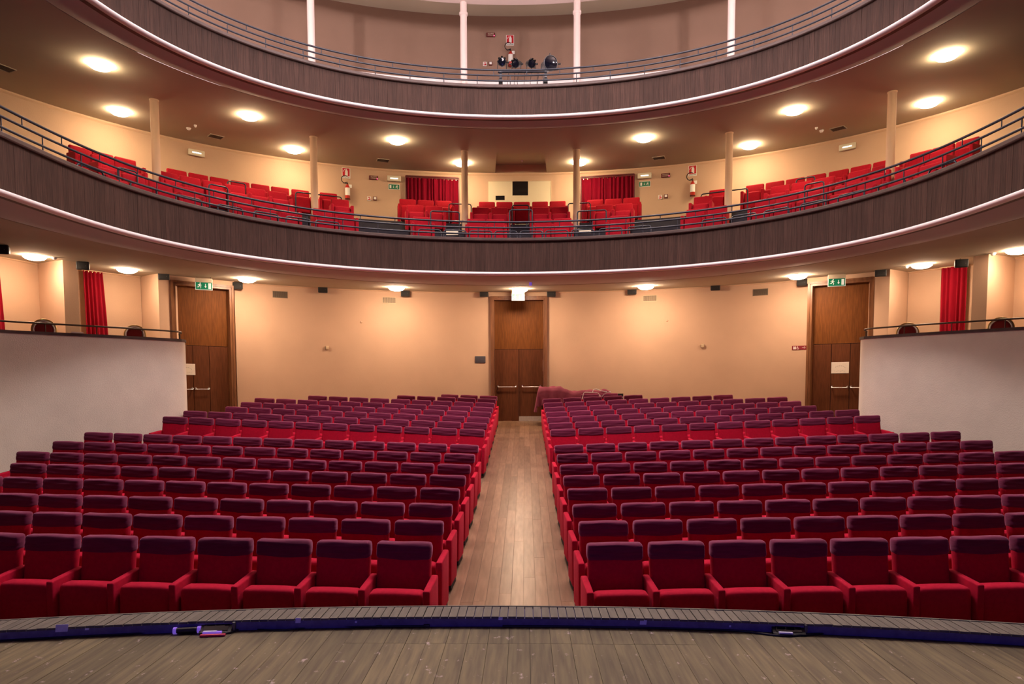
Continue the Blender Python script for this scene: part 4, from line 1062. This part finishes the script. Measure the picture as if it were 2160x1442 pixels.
# ------------------------------------------------------------------ covered table behind the right block
TX0, TX1, TY0, TY1, TZ = .40, 2.42, 19.44, 20.06, -.10
zf_ = floor_z(.9, 19.3)
t = thing('mixing_table', 'long table under a maroon cloth behind the last row beside the centre door', 'table', ((TX0 + TX1) / 2, (TY0 + TY1) / 2, zf_))
hx, hy, hz = (TX1 - TX0) / 2, (TY1 - TY0) / 2, TZ - zf_
obj('tabletop', MB().box(-hx + .04, hx - .04, -hy + .04, hy - .04, hz - .06, hz - .03), 'chairw', t)
for a in (-1, 1):
    for b in (-1, 1): obj('leg', MB().tube([(a * (hx - .1), b * (hy - .1), 0), (a * (hx - .1), b * (hy - .1), hz - .05)], .02, 8), 'railb', t)
def cloth_z(u, v):   # u 0..1 along x
    base = .16 if u < .30 else .16 - .13 * min(1, (u - .30) / .14) if u < .44 else .03
    return base * (1 - .4 * abs(v - .45)) + .012 * sin(u * 23 + v * 5) + .022 * abs(sin(u * 19 - v * 4.2)) - .018 * abs(sin(u * 13 + v * 6.5 + 1)) + (.03 * math.exp(-((u - .72) / .08)**2)) + (.05 * math.exp(-((u - .93) / .05)**2))
rows = []; nu, nv = 46, 14
for j in range(nv + 9):
    row = []
    for i in range(nu + 9):
        iu = max(0, min(nu, i - 4)); u = iu / nu; jv = max(0, min(nv, j - 4)); v = jv / nv
        x = -hx + 2 * hx * u; y = -hy + 2 * hy * v; z = hz + cloth_z(u, v)
        ex = (4 - i) if i < 4 else (i - nu - 4) if i > nu + 4 else 0; ey = (4 - j) if j < 4 else (j - nv - 4) if j > nv + 4 else 0
        drop = 0
        if ex:
            s = -1 if i < 4 else 1; sway = .02 * sin(j * 1.3) * ex; x += s * (.02 + .022 * ex) ; x += sway * .5; drop = ex * (.17 if s < 0 else .09)
        if ey:
            s = -1 if j < 4 else 1; y += s * (.015 + .012 * ey + .012 * sin(i * 1.1) * ey / 2); drop = max(drop, ey * (.13 - .08 * u * (s < 0)) )
        row.append((x, y, z - drop))
    rows.append(row)
cl = tag(obj('tablecloth', MB().loft(rows, True), 'table'), 'creased maroon cloth draped over the table beside the centre door', 'tablecloth')
cl.location = ((TX0 + TX1) / 2, (TY0 + TY1) / 2, zf_ + CZ)
for k, (pts, lab) in enumerate((([(1228, 842), (1231, 829), (1234, 827), (1258, 828), (1262, 829), (1266, 835)], 'white cable looping over the seat backs beside the table'),
                                ([(1250, 827), (1252, 821), (1258, 820), (1268, 824), (1278, 826)], 'white cable arching on the maroon cloth'),
                                ([(1270, 836), (1274, 831), (1280, 828), (1286, 827)], 'white cable end at the right of the cloth'))):
    P = [hity(x, y, 19.12) for x, y in pts]
    Q = []
    for a, b in zip(P, P[1:]): Q += [a.lerp(b, u / 4) for u in range(4)]
    Q.append(P[-1]); o = P[0]
    c = thing('cable', lab, 'cable', tuple(o)); obj('lead', MB().tube([tuple(q - o) for q in Q], .010, 6), 'wcable', c)
    obj('plug', MB().rbox(-.03, .03, -.02, .02, -.015, .015, .006, (0, 0, 0)), 'wcable', c, tuple(P[-1] - o))
p = hity(1304, 832, 19.5)
t = thing('equipment_case', 'black thin-framed case standing at the right end of the covered table', 'case', (p[0], p[1], floor_z(p[0], p[1])), 0)
hc = p[2] - floor_z(p[0], p[1]) + .03
obj('body', MB().box(-.14, .13, -.02, .22, 0, hc - .03), 'black', t)
obj('frame_edge', MB().box(-.15, .14, -.03, -.01, hc - .05, hc).box(.12, .14, -.03, -.01, 0, hc - .05).box(-.15, -.13, -.03, -.01, 0, hc - .05), 'black', t)
obj('metal_corner', MB().box(.115, .145, -.034, -.028, hc - .13, hc - .07), 'chrome', t)

# ------------------------------------------------------------------ things on the stage edge
def floodlight(x, y, w_, label, gel):
    p = hitz(x, y, -1.5)
    an = -(p[0] - AC[0]) / 16.0
    t = thing('footlight', label, 'floodlight', (p[0], p[1], -1.5), an)
    hw = w_ / 2
    m = MB(); m.add([(-hw, -.03, .012), (hw, -.03, .012), (hw, .045, .052), (-hw, .045, .052), (-hw, -.02, .0), (hw, -.02, .0), (hw, .075, .0), (-hw, .075, .0), (-hw, .075, .052), (hw, .075, .052)],
                    [(0, 1, 2, 3), (0, 4, 5, 1), (4, 7, 6, 5), (3, 2, 9, 8), (8, 9, 6, 7), (0, 3, 8, 7, 4), (1, 5, 6, 9, 2)])
    obj('housing', m, 'black', t)
    obj('top_flap', MB().box(-hw, hw, .044, .050, .050, .060), 'steel', t)
    obj('glass', MB().add([(-hw + .02, -.018, .022), (hw - .02, -.018, .022), (hw - .02, .034, .048), (-hw + .02, .034, .048)], [(0, 1, 2, 3)]), 'lens', t)
    obj('tape_strip', MB().box(-hw + .03, hw - .08, -.045, -.025, .015, .024), 'tape', t)
    if gel:
        tag(obj('gel_frame', MB().rbox(-hw + .02, hw - .02, -.075, -.05, .0, .014, .005, (0, 0, 0)), 'gel', t), 'red gel frame')
        tag(obj('tape_roll', MB().box(-hw + .03, hw - .05, -.05, -.03, .004, .022), 'bluebox', t), 'violet strip')
    obj('end_clip', MB().rbox(hw, hw + .018, .0, .05, .01, .06, .005, (0, 0, 0)), 'steel', t)
floodlight(456, 1334, .19, 'small black footlight with red gel lying at the foot of the stage lip, left', True)
floodlight(1663, 1337, .19, 'small dark footlight lying at the foot of the stage lip, right', False)
pa, pb = hitz(366, 1330, -1.478), hitz(424, 1327, -1.478)
t = thing('cable_coupler', 'black cable coupler with blue taped ends beside the left footlight', 'connector', (pa[0], pa[1], -1.478))
d = pb - pa
obj('sleeve', MB().tube([tuple(d * .12), tuple(d * .5), tuple(d * .88)], .017, 10), 'black', t)
for u, v in ((0, .12), (.88, 1.0)): tag(obj('tape_end', MB().tube([tuple(d * u), tuple(d * v)], .021, 10), 'bluebox', t), 'blue tape')
def stage_cable(pts, label, r=.006):
    P = [hitz(x, y, -1.5 + r) for x, y in pts]; Q = []
    n = len(P)
    for i in range(n - 1):
        p0, p1, p2, p3 = P[max(i - 1, 0)], P[i], P[i + 1], P[min(i + 2, n - 1)]
        for u in [k / 6 for k in range(6)]:
            Q.append(.5 * ((2 * p1) + (p2 - p0) * u + (2 * p0 - 5 * p1 + 4 * p2 - p3) * u * u + (3 * p1 - p0 - 3 * p2 + p3) * u**3))
    Q.append(P[-1]); o = P[0].copy()
    t = thing('cable', label, 'cable', tuple(o)); obj('lead', MB().tube([tuple(q - o) for q in Q], r, 6), 'cable', t)
    obj('plug', MB().rbox(-.02, .02, -.012, .012, -.006, .012, .005, (0, 0, 0)), 'black', t, tuple(P[-1] - o))
stage_cable([(-20, 1351), (120, 1344), (260, 1337), (350, 1331), (372, 1330)], 'black cable along the foot of the lip at far left')
stage_cable([(424, 1326), (470, 1336), (520, 1323), (600, 1321), (760, 1321), (900, 1320)], 'black cable from the left footlight towards the middle')
stage_cable([(490, 1317), (540, 1326), (590, 1329), (640, 1324), (700, 1320), (800, 1320)], 'thin black cable sagging right of the left footlight', .004)
stage_cable([(1060, 1320), (1200, 1321), (1440, 1325), (1560, 1330), (1650, 1340), (1740, 1335), (1800, 1332)], 'long black cable running under the right footlight')
stage_cable([(1697, 1321), (1740, 1326), (1790, 1332), (1830, 1336)], 'thin black cable curving off the right footlight', .004)
for x, y, w_, h_, lab in ((131, 1324, .075, .045, 'largest, at the left'), (629, 1308, .035, .032, 'left of the middle'), (1056, 1304, .028, .018, 'below the aisle'), (1357, 1312, .045, .028, 'right of the aisle'), (184, 1326, .025, .012, 'tiny, next to the largest'), (1540, 1320, .012, .012, 'tiny dot near the right footlight'), (751, 1311, .014, .012, 'tiny dot left of the aisle')):
    v = ray(x, y); lo, hi = 2.0, 8.0
    for _ in range(40):
        q = (lo + hi) / 2; p = v * q
        if hypot(p[0] - AC[0], p[1] - AC[1]) < 15.984: lo = q
        else: hi = q
    an = -(p[0] - AC[0]) / 16.0
    t = thing('tape_patch', 'blue-white tape patch on the stage lip face, ' + lab, 'tape', (p[0], p[1], p[2]), an)
    obj('patch', MB().add([(-w_ / 2, -.003, -h_ / 2), (w_ / 2 * .8, -.003, -h_ / 2), (w_ / 2, -.002, h_ / 2), (-w_ / 2 * .9, -.002, h_ / 2), (-w_ / 2, .0, -h_ / 2), (w_ / 2 * .8, .0, -h_ / 2), (w_ / 2, .0, h_ / 2), (-w_ / 2 * .9, .0, h_ / 2)],
        [(0, 1, 2, 3), (7, 6, 5, 4), (0, 4, 5, 1), (1, 5, 6, 2), (2, 6, 7, 3), (3, 7, 4, 0)]), 'tape', t)
